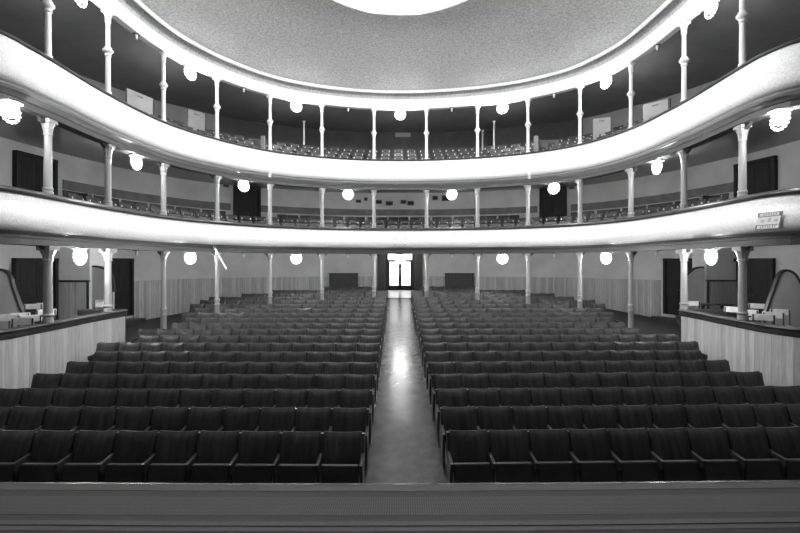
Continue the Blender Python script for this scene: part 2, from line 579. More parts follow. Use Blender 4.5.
# dado band on the lower balcony wall, broken by the dark doors
D2L = (WALL.nearest((-7.95, 20.15)), WALL.nearest((-6.75, 20.85)))
D2R = (WALL.nearest((6.75, 21.1)), WALL.nearest((8.1, 20.4)))
bands = [(WALL.nearest((-11.25, 14.3)), D2L[0], 'left of the dark door'), (D2L[1], D2R[0], 'between the two dark doors'), (D2R[1], WALL.nearest((11.5, 14.6)), 'right of the dark door')]
for i, (a, b, lab) in enumerate(bands):
    wall_part('trim_%d' % (i + 3), a, b, [(0.0, CZ + 2.42), (0.03, CZ + 2.42), (0.03, CZ + 2.74), (0.0, CZ + 2.74)], 'dado',
              'dark dado band on the lower balcony wall, %s' % lab, 'dado band')
# dark dado on the gallery back wall
ga, gb = WALL.nearest((-8.4, 19.8)), WALL.nearest((8.6, 20.2))
gm0, gm1 = WALL.nearest((-0.25, 22.4)), WALL.nearest((0.55, 22.4))
wall_part('trim_6', ga, gm0, [(0.0, CZ + 4.6), (0.04, CZ + 4.6), (0.04, CZ + 6.72), (0.0, CZ + 6.72)], 'gallery_dado', 'dark high dado on the gallery back wall, left part', 'dado band')
wall_part('trim_7', gm1, gb, [(0.0, CZ + 4.6), (0.04, CZ + 4.6), (0.04, CZ + 6.72), (0.0, CZ + 6.72)], 'gallery_dado', 'dark high dado on the gallery back wall, right part', 'dado band')

wall_part('trim_10', gm0, gm1, [(0.0, CZ + 4.6), (0.05, CZ + 4.6), (0.05, CZ + 6.5), (0.0, CZ + 6.5)], 'gallery_dado', 'lower middle part of the dark dado on the gallery back wall', 'dado band')

# unseen stage house behind the camera, pale to bounce light on the seats
bm = bmesh.new()
for (c, s) in (((-11.75, -0.4, 5.5), (0.2, 15.6, 13)), ((12.05, -0.4, 5.5), (0.2, 15.6, 13)), ((0.15, -8.1, 5.5), (23.9, 0.2, 13))):
    box(bm, c, s)
tag(obj('wall_stage', bm, 'stage_bounce'), 'unseen stage house walls around the stage, pale to bounce light', 'wall', kind='structure')

# ---------------------------------------------------------------- ceilings
ring_ctrl = [(-7.75, 7.6), (-7.62, 8.6)] + COLXY + [(7.74, 9.0), (7.8, 7.8), (7.2, 6.3), (5.6, 5.0), (3.0, 4.3), (0, 4.1), (-3.0, 4.3), (-5.6, 5.0), (-7.1, 6.2)]
RING = Path([tuple(p) for p in catmull(ring_ctrl, 0.2, closed=True)] + [ring_ctrl[0]])
RING.n[0] = RING.n[-1] = Vector((1, 0))
DC = Vector((0.0, 10.7))
def dome_z(q, rr):
    return Z_CEIL + 0.92 * (1 - min(1, rr) ** 2)
bm = bmesh.new()
K = 14
rings = []
R_OPEN = 2.9
for p, n in zip(RING.p[:-1], RING.n[:-1]):
    o_ = p + n * 0.46
    dirv = (o_ - DC)
    L_ = dirv.length
    dirv = dirv / L_
    col_ = []
    for k in range(K + 1):
        r = L_ + (R_OPEN - L_) * k / K
        q = DC + dirv * r
        col_.append(bm.verts.new((q.x, q.y, dome_z(q, r / L_))))
    rings.append(col_)
for i in range(len(rings)):
    j = (i + 1) % len(rings)
    for k in range(K):
        bm.faces.new((rings[i][k], rings[j][k], rings[j][k + 1], rings[i][k + 1]))
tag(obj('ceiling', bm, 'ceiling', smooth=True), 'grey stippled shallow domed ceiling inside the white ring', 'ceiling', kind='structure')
Z_OPEN = Z_CEIL + 0.92 * (1 - (2.9 / 7.5) ** 2)
# rosette: recessed crown with mouldings
ros = thing('ceiling_rosette', 'white round moulded rosette with lamps at the top of the dome', 'ceiling rosette', (DC.x, DC.y, 0))
bm = bmesh.new()
def ring_lathe(bm, prof, seg=96):
    rg = []
    for r, z in prof:
        rg.append([bm.verts.new((r * math.cos(2 * PI * i / seg), r * math.sin(2 * PI * i / seg), z)) for i in range(seg)])
    m = len(prof)
    for k in range(m):
        for i in range(seg):
            j = (i + 1) % seg
            k2 = (k + 1) % m
            bm.faces.new((rg[k][i], rg[k][j], rg[k2][j], rg[k2][i]))
ring_lathe(bm, [(3.08, Z_OPEN - 0.10), (3.02, Z_OPEN - 0.14), (2.94, Z_OPEN - 0.12), (2.90, Z_OPEN - 0.05), (2.86, Z_OPEN + 0.3), (3.1, Z_OPEN + 0.3)])
obj('outer_moulding', bm, 'cornice', ros, smooth=True)
bm = bmesh.new()
lathe(bm, [(2.9, Z_OPEN + 0.30), (2.2, Z_OPEN + 0.32), (2.18, Z_OPEN + 0.34), (0.02, Z_OPEN + 0.36)], 64)
obj('crown_panel', bm, 'ceiling', ros, smooth=True)
bm = bmesh.new()
ring_lathe(bm, [(2.62, Z_OPEN + 0.30), (2.58, Z_OPEN + 0.10), (2.48, Z_OPEN + 0.02), (2.3, Z_OPEN + 0.08), (2.25, Z_OPEN + 0.30)])
obj('inner_moulding', bm, 'cornice', ros, smooth=True)

# ceiling over the gallery, from the ring out to the walls
poly = [(p.x, p.y) for p in WALL.p] + [(12.0, 7.3), (12.0, -8.0), (-11.7, -8.0), (-11.7, 7.3)]
def ray_out(c, dv):
    best = 99
    for a, b in zip(poly, poly[1:] + poly[:1]):
        ax, ay = a; bx, by = b
        ex, ey = bx - ax, by - ay
        den = dv.x * ey - dv.y * ex
        if abs(den) < 1e-9: continue
        t = ((ax - c.x) * ey - (ay - c.y) * ex) / den
        u = ((ax - c.x) * dv.y - (ay - c.y) * dv.x) / den
        if t > 0 and -1e-6 <= u <= 1 + 1e-6: best = min(best, t)
    return best
bm = bmesh.new()
vin, vmid, vout = [], [], []
for p, n in zip(RING.p[:-1], RING.n[:-1]):
    i_ = p + n * -0.12
    dv = (i_ - DC).normalized()
    t = ray_out(DC, dv) + 0.15
    o_ = DC + dv * t
    vin.append(bm.verts.new((i_.x, i_.y, Z_CEIL + 0.02)))
    zz = CZ + 6.30 + 0.42 * max(0, min(1, (o_.y - 13) / 6)) if o_.y > 7 else CZ + 7.6
    m_ = i_.lerp(o_, 0.5)
    vmid.append(bm.verts.new((m_.x, m_.y, Z_CEIL * 0.45 + zz * 0.55)))
    vout.append(bm.verts.new((o_.x, o_.y, zz)))
for i in range(len(vin)):
    j = (i + 1) % len(vin)
    bm.faces.new((vin[i], vin[j], vmid[j], vmid[i]))
    bm.faces.new((vmid[i], vmid[j], vout[j], vout[i]))
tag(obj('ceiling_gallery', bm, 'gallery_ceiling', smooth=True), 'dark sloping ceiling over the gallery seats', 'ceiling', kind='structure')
# unseen ceiling over stage and dome, in the same pale bounce tone
bm = bmesh.new()
box(bm, (0.15, -2.2, CZ + 8.6), (24, 12, 0.1))
box(bm, (0.15, 8, CZ + 9.3), (26, 32, 0.1))
tag(obj('ceiling_stage', bm, 'stage_bounce'), 'unseen ceiling over the stage and dome, pale to bounce light', 'ceiling', kind='structure')
# ring cornice
bm = bmesh.new()
zc = Z_RING
sweep(bm, RING, [(-0.14, zc + 0.06), (-0.10, zc), (0.10, zc), (0.13, zc + 0.05), (0.13, zc + 0.33), (0.11, zc + 0.335), (0.11, zc + 0.355), (0.13, zc + 0.36), (0.15, zc + 0.39), (0.15, zc + 0.74), (0.38, zc + 0.76), (0.38, zc + 0.60), (0.41, zc + 0.55), (0.46, zc + 0.54), (0.50, zc + 0.58), (0.50, zc + 0.62), (0.46, zc + 0.66), (0.4, zc + 0.8), (-0.14, zc + 0.8)], closed=True, caps=False)
bm.faces.ensure_lookup_table()
for k, f in enumerate(bm.faces):
    if k % 19 in (8, 9, 10): f.material_index = 1
cn = obj('trim_8', bm, ['cornice', 'ceiling'], smooth=True)
tag(cn, 'white moulded ring cornice carried by the gallery columns', 'cornice', kind='structure')

# ---------------------------------------------------------------- balconies
def balcony(name, label, zrail, zbot, zbeam, prof, ztop_soffit, zwall_soffit, floors, railprof, under):
    t = thing(name, label, 'balcony', (0, 0, 0))
    bm = bmesh.new(); sweep(bm, FRONT, prof, closed=True)
    obj('plaster_front', bm, 'fascia', t, smooth=True)
    bm = bmesh.new(); sweep(bm, FRONT, railprof, closed=True)
    obj('hand_rail', bm, 'cap_wood', t, smooth=True)
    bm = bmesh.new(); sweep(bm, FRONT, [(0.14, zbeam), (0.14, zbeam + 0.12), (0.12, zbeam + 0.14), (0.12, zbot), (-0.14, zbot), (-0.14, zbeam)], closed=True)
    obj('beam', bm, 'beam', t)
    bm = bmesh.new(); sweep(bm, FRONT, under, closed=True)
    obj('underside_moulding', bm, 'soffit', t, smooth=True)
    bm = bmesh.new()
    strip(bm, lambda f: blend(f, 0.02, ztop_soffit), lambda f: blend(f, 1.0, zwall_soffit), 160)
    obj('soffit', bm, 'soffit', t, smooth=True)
    bm = bmesh.new()
    for i in range(len(floors) - 1):
        (t0, z0), (t1, _) = floors[i], floors[i + 1]
        strip(bm, lambda f: blend(f, t0, z0), lambda f: blend(f, t1, z0), 160)
        if i + 2 < len(floors):
            z1 = floors[i + 1][1]
            strip(bm, lambda f: blend(f, t1, z0), lambda f: blend(f, t1, z1), 160)
    obj('tiered_floor', bm, 'floor', t)
    return t

z0 = CZ
b1 = balcony('lower_balcony', 'white bulging plaster front of the lower balcony with dark hand rail', Z_RAIL1, z0 + 0.56, Z_BEAM1,
        [(0.05, z0 + 1.36), (0.09, z0 + 1.33), (0.11, z0 + 1.24), (0.18, z0 + 1.12), (0.26, z0 + 0.98), (0.31, z0 + 0.84), (0.30, z0 + 0.73), (0.26, z0 + 0.65), (0.19, z0 + 0.61),
         (-0.06, z0 + 0.60), (-0.06, z0 + 1.36)], z0 + 0.58, z0 + 0.60, [(0.03, z0 + 0.72), (0.36, z0 + 1.05), (0.62, z0 + 1.34), (1.0, z0 + 1.34)],
        [(0.13, z0 + 1.36), (0.15, z0 + 1.40), (0.13, z0 + 1.44), (0.08, z0 + 1.47), (-0.14, z0 + 1.47), (-0.17, z0 + 1.43), (-0.14, z0 + 1.36)],
        [(0.20, z0 + 0.612), (0.17, z0 + 0.57), (0.13, z0 + 0.55), (-0.05, z0 + 0.55), (-0.05, z0 + 0.60)])
b2 = balcony('upper_balcony', 'white plaster front of the upper gallery under the ring of slim columns', Z_RAIL2, z0 + 3.26, Z_BEAM2,
        [(0.05, z0 + 4.35), (0.09, z0 + 4.31), (0.12, z0 + 4.22), (0.20, z0 + 4.05), (0.28, z0 + 3.86), (0.32, z0 + 3.68), (0.33, z0 + 3.54), (0.28, z0 + 3.45), (0.22, z0 + 3.42),
         (-0.06, z0 + 3.42), (-0.06, z0 + 4.35)], z0 + 3.2, z0 + 3.6, [(0.03, z0 + 3.85), (0.24, z0 + 4.22), (0.45, z0 + 4.6), (0.66, z0 + 5.0), (1.0, z0 + 5.0)],
        [(0.12, z0 + 4.35), (0.13, z0 + 4.38), (0.10, z0 + 4.405), (0.05, z0 + 4.415), (-0.10, z0 + 4.415), (-0.13, z0 + 4.39), (-0.10, z0 + 4.35)],
        [(0.25, z0 + 3.425), (0.24, z0 + 3.39), (0.27, z0 + 3.36), (0.25, z0 + 3.31), (0.19, z0 + 3.28), (0.15, z0 + 3.22), (-0.05, z0 + 3.22), (-0.05, z0 + 3.42)])
# plaster pilaster strips where the front changes its curve
for k, (bal, prof) in enumerate(((b1, [(0.06, z0 + 1.35), (0.12, z0 + 1.24), (0.19, z0 + 1.12), (0.27, z0 + 0.98), (0.32, z0 + 0.85), (0.315, z0 + 0.73), (0.27, z0 + 0.64), (0.19, z0 + 0.6), (0.0, z0 + 0.6), (0.0, z0 + 1.35)]),
                                 (b2, [(0.06, z0 + 4.34), (0.13, z0 + 4.22), (0.21, z0 + 4.05), (0.29, z0 + 3.86), (0.335, z0 + 3.68), (0.345, z0 + 3.54), (0.30, z0 + 3.42), (0.26, z0 + 3.30), (0.0, z0 + 3.30), (0.0, z0 + 4.34)]))):
    for ci in (4, 9):
        s0 = FRONT.nearest(COLXY[ci]) + (-0.12 if ci == 4 else 0.12)
        bm = bmesh.new()
        sweep(bm, FRONT.sub(s0 - 0.06, s0 + 0.06), prof, closed=True)
        obj('joint_strip', bm, 'fascia', bal.children[0], smooth=True)

# four small bolt heads in the middle of the lower front
for bx in (-0.21, 0.21):
    for bz in (0.98, 0.74):
        p_, n_ = FRONT.at(FRONT.nearest((bx, 18.5)))
        bm = bmesh.new()
        lathe(bm, [(0.022, 0.0), (0.02, 0.03)], 10)
        o = obj('bolt', bm, 'iron', b1)
        o.rotation_euler = (PI / 2, 0, 0)
        o.location = (p_.x, p_.y - (0.255 if bz > 0.9 else 0.295), z0 + bz)

# ---------------------------------------------------------------- columns
def abacus(bm, r, z, h):
    box(bm, (0, 0, z - h / 2), (2 * r, 2 * r, h), bev=0.006)

def capital_leaf(a, r, z):
    return r * (1 + 0.07 * math.cos(8 * a))

def place_names(i):
    side = 'left' if i < 7 else 'right'
    k = i + 1 if i < 7 else 14 - i
    return side, k

GROUND_WHERE = []
for i, (x, y) in enumerate(COLXY):
    n = FRONT.at(FRONT.nearest((x, y)))[1]
    rz = math.atan2(n.y, n.x) + PI / 2
    side, k = place_names(i)
    # ground floor
    zb = PAR_Z + 0.005 if i in (0, 1, 12, 13) else floor_z(x, y)
    on = 'wooden box parapet' if i in (0, 1, 12, 13) else 'auditorium floor'
    H = Z_BEAM1 - zb
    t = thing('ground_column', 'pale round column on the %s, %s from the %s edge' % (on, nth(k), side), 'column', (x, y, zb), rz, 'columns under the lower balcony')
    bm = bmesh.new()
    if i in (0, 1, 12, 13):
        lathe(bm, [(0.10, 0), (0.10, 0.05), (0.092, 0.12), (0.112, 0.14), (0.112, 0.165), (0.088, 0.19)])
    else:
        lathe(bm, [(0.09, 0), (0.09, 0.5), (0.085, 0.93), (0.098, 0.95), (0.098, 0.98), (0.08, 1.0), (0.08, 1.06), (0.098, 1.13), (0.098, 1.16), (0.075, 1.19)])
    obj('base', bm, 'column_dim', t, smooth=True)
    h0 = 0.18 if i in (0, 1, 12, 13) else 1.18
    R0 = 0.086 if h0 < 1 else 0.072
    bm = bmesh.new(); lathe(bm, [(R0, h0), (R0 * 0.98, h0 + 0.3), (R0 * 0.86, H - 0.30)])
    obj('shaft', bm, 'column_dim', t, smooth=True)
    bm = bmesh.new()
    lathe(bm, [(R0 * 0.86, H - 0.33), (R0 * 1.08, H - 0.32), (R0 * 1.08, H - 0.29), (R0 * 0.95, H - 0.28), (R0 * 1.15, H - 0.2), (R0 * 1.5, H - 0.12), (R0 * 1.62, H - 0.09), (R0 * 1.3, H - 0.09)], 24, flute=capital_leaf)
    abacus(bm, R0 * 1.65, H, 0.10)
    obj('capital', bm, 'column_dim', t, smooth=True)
    for sg in (-1, 1):
        bm = bmesh.new()
        prism(bm, [(sg * 0.12, H), (sg * 0.22, H), (sg * 0.19, H - 0.04), (sg * 0.15, H - 0.07), (sg * 0.12, H - 0.12)], -0.04, 0.04)
        obj('bracket', bm, 'beam', t)

def column_copies(proto, zb, name_of, group):
    for i, (x, y) in enumerate(COLXY):
        n = FRONT.at(FRONT.nearest((x, y)))[1]
        rz = math.atan2(n.y, n.x) + PI / 2
        side, k = place_names(i)
        lab = name_of % (nth(k), side)
        if i == 0:
            proto.location = (x, y, zb); proto.rotation_euler = (0, 0, rz); proto['label'] = lab
        else:
            dup(proto, (x, y, zb), rz, lab, group)

H = Z_BEAM2 - Z_RAIL1
p2 = thing('balcony_column', '', 'column', (0, 0, 0), 0, 'columns standing on the lower balcony rail')
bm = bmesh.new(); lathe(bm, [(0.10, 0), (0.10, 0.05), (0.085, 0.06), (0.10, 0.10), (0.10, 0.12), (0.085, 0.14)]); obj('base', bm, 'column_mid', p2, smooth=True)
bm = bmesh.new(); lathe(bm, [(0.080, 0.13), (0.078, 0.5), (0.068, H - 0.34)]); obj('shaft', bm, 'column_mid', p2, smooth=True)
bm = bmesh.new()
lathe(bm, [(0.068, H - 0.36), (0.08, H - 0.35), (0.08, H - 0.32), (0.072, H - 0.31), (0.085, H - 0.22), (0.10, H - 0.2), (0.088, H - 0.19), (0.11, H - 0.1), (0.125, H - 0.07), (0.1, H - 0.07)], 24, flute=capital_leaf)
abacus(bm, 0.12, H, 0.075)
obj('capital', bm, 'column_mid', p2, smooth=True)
for sg in (-1, 1):
    bm = bmesh.new()
    prism(bm, [(sg * 0.13, H), (sg * 0.28, H), (sg * 0.22, H - 0.05), (sg * 0.13, H - 0.12)], -0.04, 0.04)
    obj('bracket', bm, 'beam', p2)
column_copies(p2, Z_RAIL1, 'pale leaf-capped column on the lower balcony rail, %s from the %s edge', 'columns standing on the lower balcony rail')

H = Z_RING - Z_RAIL2
p3 = thing('gallery_column', '', 'column', (0, 0, 0), 0, 'slim columns standing on the gallery rail')
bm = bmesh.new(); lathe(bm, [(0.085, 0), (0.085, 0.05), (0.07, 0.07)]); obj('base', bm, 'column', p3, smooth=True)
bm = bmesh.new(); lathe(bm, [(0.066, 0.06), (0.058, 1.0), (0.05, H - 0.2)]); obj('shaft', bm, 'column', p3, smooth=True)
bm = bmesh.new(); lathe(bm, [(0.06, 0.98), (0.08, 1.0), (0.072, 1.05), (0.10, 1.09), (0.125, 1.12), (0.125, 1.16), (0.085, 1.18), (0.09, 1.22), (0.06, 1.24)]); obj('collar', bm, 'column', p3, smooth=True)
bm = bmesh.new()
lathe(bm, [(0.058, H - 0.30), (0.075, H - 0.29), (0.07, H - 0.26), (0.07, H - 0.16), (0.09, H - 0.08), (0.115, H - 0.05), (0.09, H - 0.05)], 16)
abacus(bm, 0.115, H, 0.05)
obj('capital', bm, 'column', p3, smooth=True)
column_copies(p3, Z_RAIL2, 'slim white collared column on the gallery rail, %s from the %s edge', 'slim columns standing on the gallery rail')

# two thin posts deeper in the gallery
for px, d, y0, y1, lab in ((304, 20.5, 104, 147, 'thin grey post standing among the gallery seats, left of centre'),
                           (494, 20.5, 104, 147, 'thin grey post among the gallery seats, just right of the slim column'),
                           (482.5, 21.6, 106, 136, 'thinner dim grey post further back in the gallery, right of centre')):
    zt = 9.72 if d < 21 else 9.62; zb = CZ + 4.3
    t = thing('gallery_post', lab, 'post', ((px - 400) * d / F, d, zb), 0, 'thin posts in the gallery')
    bm = bmesh.new(); lathe(bm, [(0.045, 0.05), (0.04, zt - zb - 0.05)], 10); obj('shaft', bm, 'column', t, smooth=True)
    bm = bmesh.new(); lathe(bm, [(0.08, 0), (0.08, 0.05), (0.045, 0.07)], 10); obj('base', bm, 'column', t, smooth=True)
    bm = bmesh.new(); lathe(bm, [(0.045, zt - zb - 0.08), (0.08, zt - zb)], 10); obj('capital', bm, 'column', t, smooth=True)

# ---------------------------------------------------------------- lamps
def make_lamp(name, glow, r, drop):
    t = thing(name, '', 'lamp', (0, 0, 0))
    bm = bmesh.new(); lathe(bm, [(0.20, -0.035), (0.205, -0.02), (0.12, 0.0)], 20); obj('mounting_plate', bm, 'socket', t, smooth=True)  # plate widened to keep globe light off the balcony front above
    bm = bmesh.new(); lathe(bm, [(0.03, -(drop - r) - 0.01), (0.035, -0.05), (0.05, -0.03)], 12); obj('stem', bm, 'socket', t, smooth=True)
    bm = bmesh.new(); bmesh.ops.create_uvsphere(bm, u_segments=20, v_segments=12, radius=r, matrix=Matrix.Translation((0, 0, -drop)))
    obj('globe', bm, glow, t, smooth=True)
    bm = bmesh.new()
    for i in range(16):
        a = 2 * PI * (i + 0.5) / 16
        bmesh.ops.create_icosphere(bm, subdivisions=1, radius=0.034, matrix=Matrix.Translation(((r + 0.085) * math.cos(a), 0, -drop + (r + 0.085) * math.sin(a))))
    ring_tube = [((r + 0.085) * math.cos(2 * PI * i / 28), 0, -drop + (r + 0.085) * math.sin(2 * PI * i / 28)) for i in range(29)]
    tube(bm, ring_tube, 0.006, 5)
    obj('bead_ring', bm, 'bead', t, smooth=True)
    return t

def lamp_row(proto, spots, z, labels, group, off=0.16):
    for k, (i, j) in enumerate(spots):
        if j is None:
            p = Vector(i)
            n = Vector((1 if p.x < 0 else -1, 0))
        else:
            s_ = (FRONT.nearest(COLXY[i]) + FRONT.nearest(COLXY[j])) / 2
            p, n = FRONT.at(s_)
        q = p + n * off
        rz = math.atan2(n.y, n.x) + PI / 2
        if k == 0:
            proto.location = (q.x, q.y, z); proto.rotation_euler = (0, 0, rz); proto['label'] = labels[k]; proto['group'] = group
        else:
            dup(proto, (q.x, q.y, z), rz, labels[k], group)

where = lambda i, j: 'between the %s and %s columns from the %s' % ((nth(i + 1), nth(j + 1), 'left') if i < 6 else (nth(13 - i + 1), nth(13 - j + 1), 'right'))
s1 = [(0, 1), (2, 3), (4, 5), (6, 7), (8, 9), (10, 11), (12, 13)]
lab = lambda what, sp: ['%s, %s' % (what, 'over the centre aisle' if sp_ == (6, 7) else where(*sp_)) for sp_ in sp]
lamp_row(make_lamp('lower_lamp', 'g_low', 0.12, 0.20), s1, Z_BEAM1, lab('lit globe lamp below the lower balcony', s1), 'lit lamps under the lower balcony', off=0.0)
# the brightest lamp of this level
for o in COL.objects:
    if o.name.startswith('lower_lamp') and o.location.x < -6 and o.location.y < 11:
        for c in o.children:
            if c.name.startswith('globe'):
                c.data = c.data.copy(); c.data.materials[0] = M['g_big']
                pass
s2 = [(1, 2), (3, 4), (5, 6), (7, 8), (9, 10), (11, 12)]
lab2 = ['lit globe lamp below the upper balcony, %s' % where(*q) for q in s2]
lp = make_lamp('upper_lamp', 'g_up', 0.12, 0.20)
lamp_row(lp, s2, Z_BEAM2, lab2, 'lit lamps under the upper balcony', off=0.0)
for px, py, d, side in ((10, 111, 8.25, 'left'), (780, 119, 8.75, 'right')):
    q = pix(px, py, d)
    dup(lp, (q.x, q.y, q.z + 0.19), PI / 2, 'lit globe lamp below the upper balcony, beyond the outermost %s column' % side, 'lit lamps under the upper balcony')
s3 = [(0, 1), (2, 3), (4, 5), (6, 7), (8, 9), (10, 11), (12, 13)]
lab3 = ['lit globe lamp below the ring cornice, %s' % ('between the two middle columns' if q == (6, 7) else where(*q)) for q in s3]
lamp_row(make_lamp('cornice_lamp', 'g_gal', 0.13, 0.21), s3, Z_RING, lab3, 'lit lamps under the ring cornice', off=0.0)
# small unlit sockets in the bays without a lamp
def make_socket():
    t = thing('unlit_lamp_socket', '', 'lamp socket')
    bm = bmesh.new(); lathe(bm, [(0.09, -0.02), (0.10, 0)], 12); obj('mounting_plate', bm, 'socket', t, smooth=True)
    bm = bmesh.new(); lathe(bm, [(0.025, -0.15), (0.035, -0.14), (0.03, -0.08), (0.05, -0.02)], 12); obj('socket', bm, 'column', t, smooth=True)
    return t
so1 = [(1, 2), (3, 4), (5, 6), (7, 8), (9, 10), (11, 12)]
lamp_row(make_socket(), so1, Z_BEAM1, ['unlit socket on the lower balcony beam, %s' % where(*q) for q in so1], 'unlit sockets under the lower balcony', off=0.0)
lamp_row(make_socket(), so1, Z_RING, ['unlit socket under the ring cornice, %s' % where(*q) for q in so1], 'unlit sockets under the ring cornice', off=0.0)
# globes round the rosette
cl = None
ANG = [-67, -18, 10, 68, 100, 135, 180, 215, 250]
for k, a in enumerate(ANG):
    a_ = math.radians(a)
    loc = (DC.x + 2.74 * math.sin(a_), DC.y + 2.74 * math.cos(a_), Z_OPEN + 0.24)
    lb = 'bright globe lamp on the ceiling rosette, %s' % ['at its left side', 'left of the two far ones', 'right of the two far ones', 'at its right side', 'on the stage side, first', 'on the stage side, second',
         'on the stage side, third', 'on the stage side, fourth', 'on the stage side, fifth'][k]
    if k == 0:
        cl = thing('rosette_lamp', lb, 'lamp', loc, 0, 'lamps round the ceiling rosette')
        bm = bmesh.new(); lathe(bm, [(0.04, -0.14), (0.05, -0.04), (0.1, 0.0), (0.1, 0.05)], 16); obj('lamp_holder', bm, 'cornice', cl, smooth=True)
        bm = bmesh.new(); bmesh.ops.create_uvsphere(bm, u_segments=20, v_segments=12, radius=0.15, matrix=Matrix.Translation((0, 0, -0.27)))
        obj('globe', bm, 'g_ceil', cl, smooth=True)
    else:
        dup(cl, loc, 0, lb)

# ---------------------------------------------------------------- doors
def wall_frame(s):
    p, n = WALL.at(s)
    return p, n, math.atan2(n.y, n.x) + PI / 2

def dark_door(idx, s, w, z, h, label, handle=True):
    p, n, rz = wall_frame(s)
    t = tag(thing('door_%d' % idx, label, 'door', (p.x, p.y, z), rz), label, 'door', kind='structure')
    bm = bmesh.new()
    fw = 0.11
    box(bm, (-w / 2 - fw / 2, -0.05, h / 2), (fw, 0.24, h), bev=0.008)
    box(bm, (w / 2 + fw / 2, -0.05, h / 2), (fw, 0.24, h), bev=0.008)
    box(bm, (0, -0.05, h + fw / 2), (w + 2 * fw, 0.26, fw), bev=0.008)
    obj('frame', bm, 'door', t)
    for sg in (-1, 1):
        bm = bmesh.new()
        box(bm, (sg * w / 4, -0.04, h / 2), (w / 2 - 0.008, 0.12, h))
        for zc_, hh in ((h * 0.26, h * 0.38), (h * 0.73, h * 0.44)):
            box(bm, (sg * w / 4, -0.10, zc_), (w / 2 - 0.16, 0.02, hh), bev=0.006)
        lf = obj('door_leaf', bm, 'door', t)
        if handle:
            bm = bmesh.new(); box(bm, (sg * 0.05, -0.12, h * 0.47), (0.02, 0.03, 0.10), bev=0.005)
            obj('handle', bm, 'iron', lf)
    return t

def s_at_px(px):
    best = (1e9, 0)
    for i in range(2000):
        s = WALL.len * i / 2000
        p, _ = WALL.at(s)
        x = 400 + p.x / p.y * F
        if abs(x - px) < best[0]: best = (abs(x - px), s)
    return best[1]
dark_door(1, s_at_px(34), 1.15, BOX_Z, 2.08, 'dark double door at the back of the left box, nearer the stage')
dark_door(2, s_at_px(115), 1.15, BOX_Z, 2.10, 'dark door above a step beside the left wainscot')
dark_door(3, s_at_px(681), 1.15, BOX_Z, 2.10, 'dark door above a step beside the right wainscot')
dark_door(4, s_at_px(754.5), 1.15, BOX_Z, 2.08, 'dark double door at the back of the right box, nearer the stage')
dark_door(5, s_at_px(33.5), 1.1, CZ + 1.0, 2.2, 'dark door on the lower balcony at the left end')
dark_door(6, s_at_px(757), 1.1, CZ + 1.0, 2.2, 'dark door on the lower balcony at the right end')
dark_door(7, s_at_px(247), 1.02, CZ + 1.3, 2.18, 'tall dark double door behind the lower balcony seats, left of centre')
dark_door(8, s_at_px(553), 1.02, CZ + 1.3, 2.18, 'tall dark double door behind the lower balcony seats, right of centre')

# entrance with glass doors and dark open leaves
zt = floor_z(0, 22.4) + 0.02
ent = tag(thing('door_9', '', 'door', (0, 22.4, zt)), 'glass double entrance door bright with daylight at the top of the aisle', 'door', kind='structure')
ht = ZB - zt
bm = bmesh.new()
for sg in (-1, 1):
    box(bm, (sg * 0.68, 0.05, ht / 2), (0.10, 0.32, ht), bev=0.008)
box(bm, (0, 0.25, 1.60), (1.26, 0.10, 0.06))
obj('frame', bm, 'door', ent)
bm = bmesh.new(); box(bm, (0, 0.25, (1.63 + ht) / 2), (1.26, 0.012, ht - 1.63)); obj('transom_pane', bm, 'glass', ent)
for sg in (-1, 1):
    bm = bmesh.new()
    w2 = 0.62
    cx = sg * w2 / 2
    box(bm, (cx - 0.28, 0.25, 0.78), (0.09, 0.05, 1.56)); box(bm, (cx + 0.28, 0.25, 0.78), (0.09, 0.05, 1.56))
    box(bm, (cx, 0.25, 0.13), (w2, 0.05, 0.26)); box(bm, (cx, 0.25, 1.535), (w2, 0.05, 0.06))
    lf = obj('glass_door_leaf', bm, 'door', ent)
    bm = bmesh.new(); box(bm, (cx, 0.25, 0.88), (0.50, 0.012, 1.25)); obj('pane', bm, 'glass', lf)
    bm = bmesh.new(); tube(bm, [(sg * 0.06, 0.16, 0.85), (sg * 0.06, 0.16, 1.25)], 0.015); obj('pull_handle', bm, 'metal', lf)
for sg in (-1, 1):
    bm = bmesh.new()
    box(bm, (sg * 0.95, -0.08, ht / 2), (0.44, 0.06, ht - 0.06), bev=0.006)
    box(bm, (sg * 0.95, -0.12, ht * 0.28), (0.28, 0.02, ht * 0.38), bev=0.005)
    box(bm, (sg * 0.95, -0.12, ht * 0.72), (0.28, 0.02, ht * 0.36), bev=0.005)
    obj('open_leaf', bm, 'dark_wood', ent)
# steps below the side doors
for px, lab_ in ((116, 'low dark step under the door by the left wainscot'), (680, 'low dark step under the door by the right wainscot')):
    p, n, rz = wall_frame(s_at_px(px))
    t = thing('door_step', lab_, 'step', (p.x, p.y, 0.55), rz)
    bm = bmesh.new(); box(bm, (0, -0.42, 0.10), (1.35, 0.5, 0.36), bev=0.01); obj('tread', bm, 'dark_wood', t)
    bm = bmesh.new(); box(bm, (0, -0.67, 0.27), (1.38, 0.06, 0.04), bev=0.01); obj('nosing', bm, 'cap_wood', t)

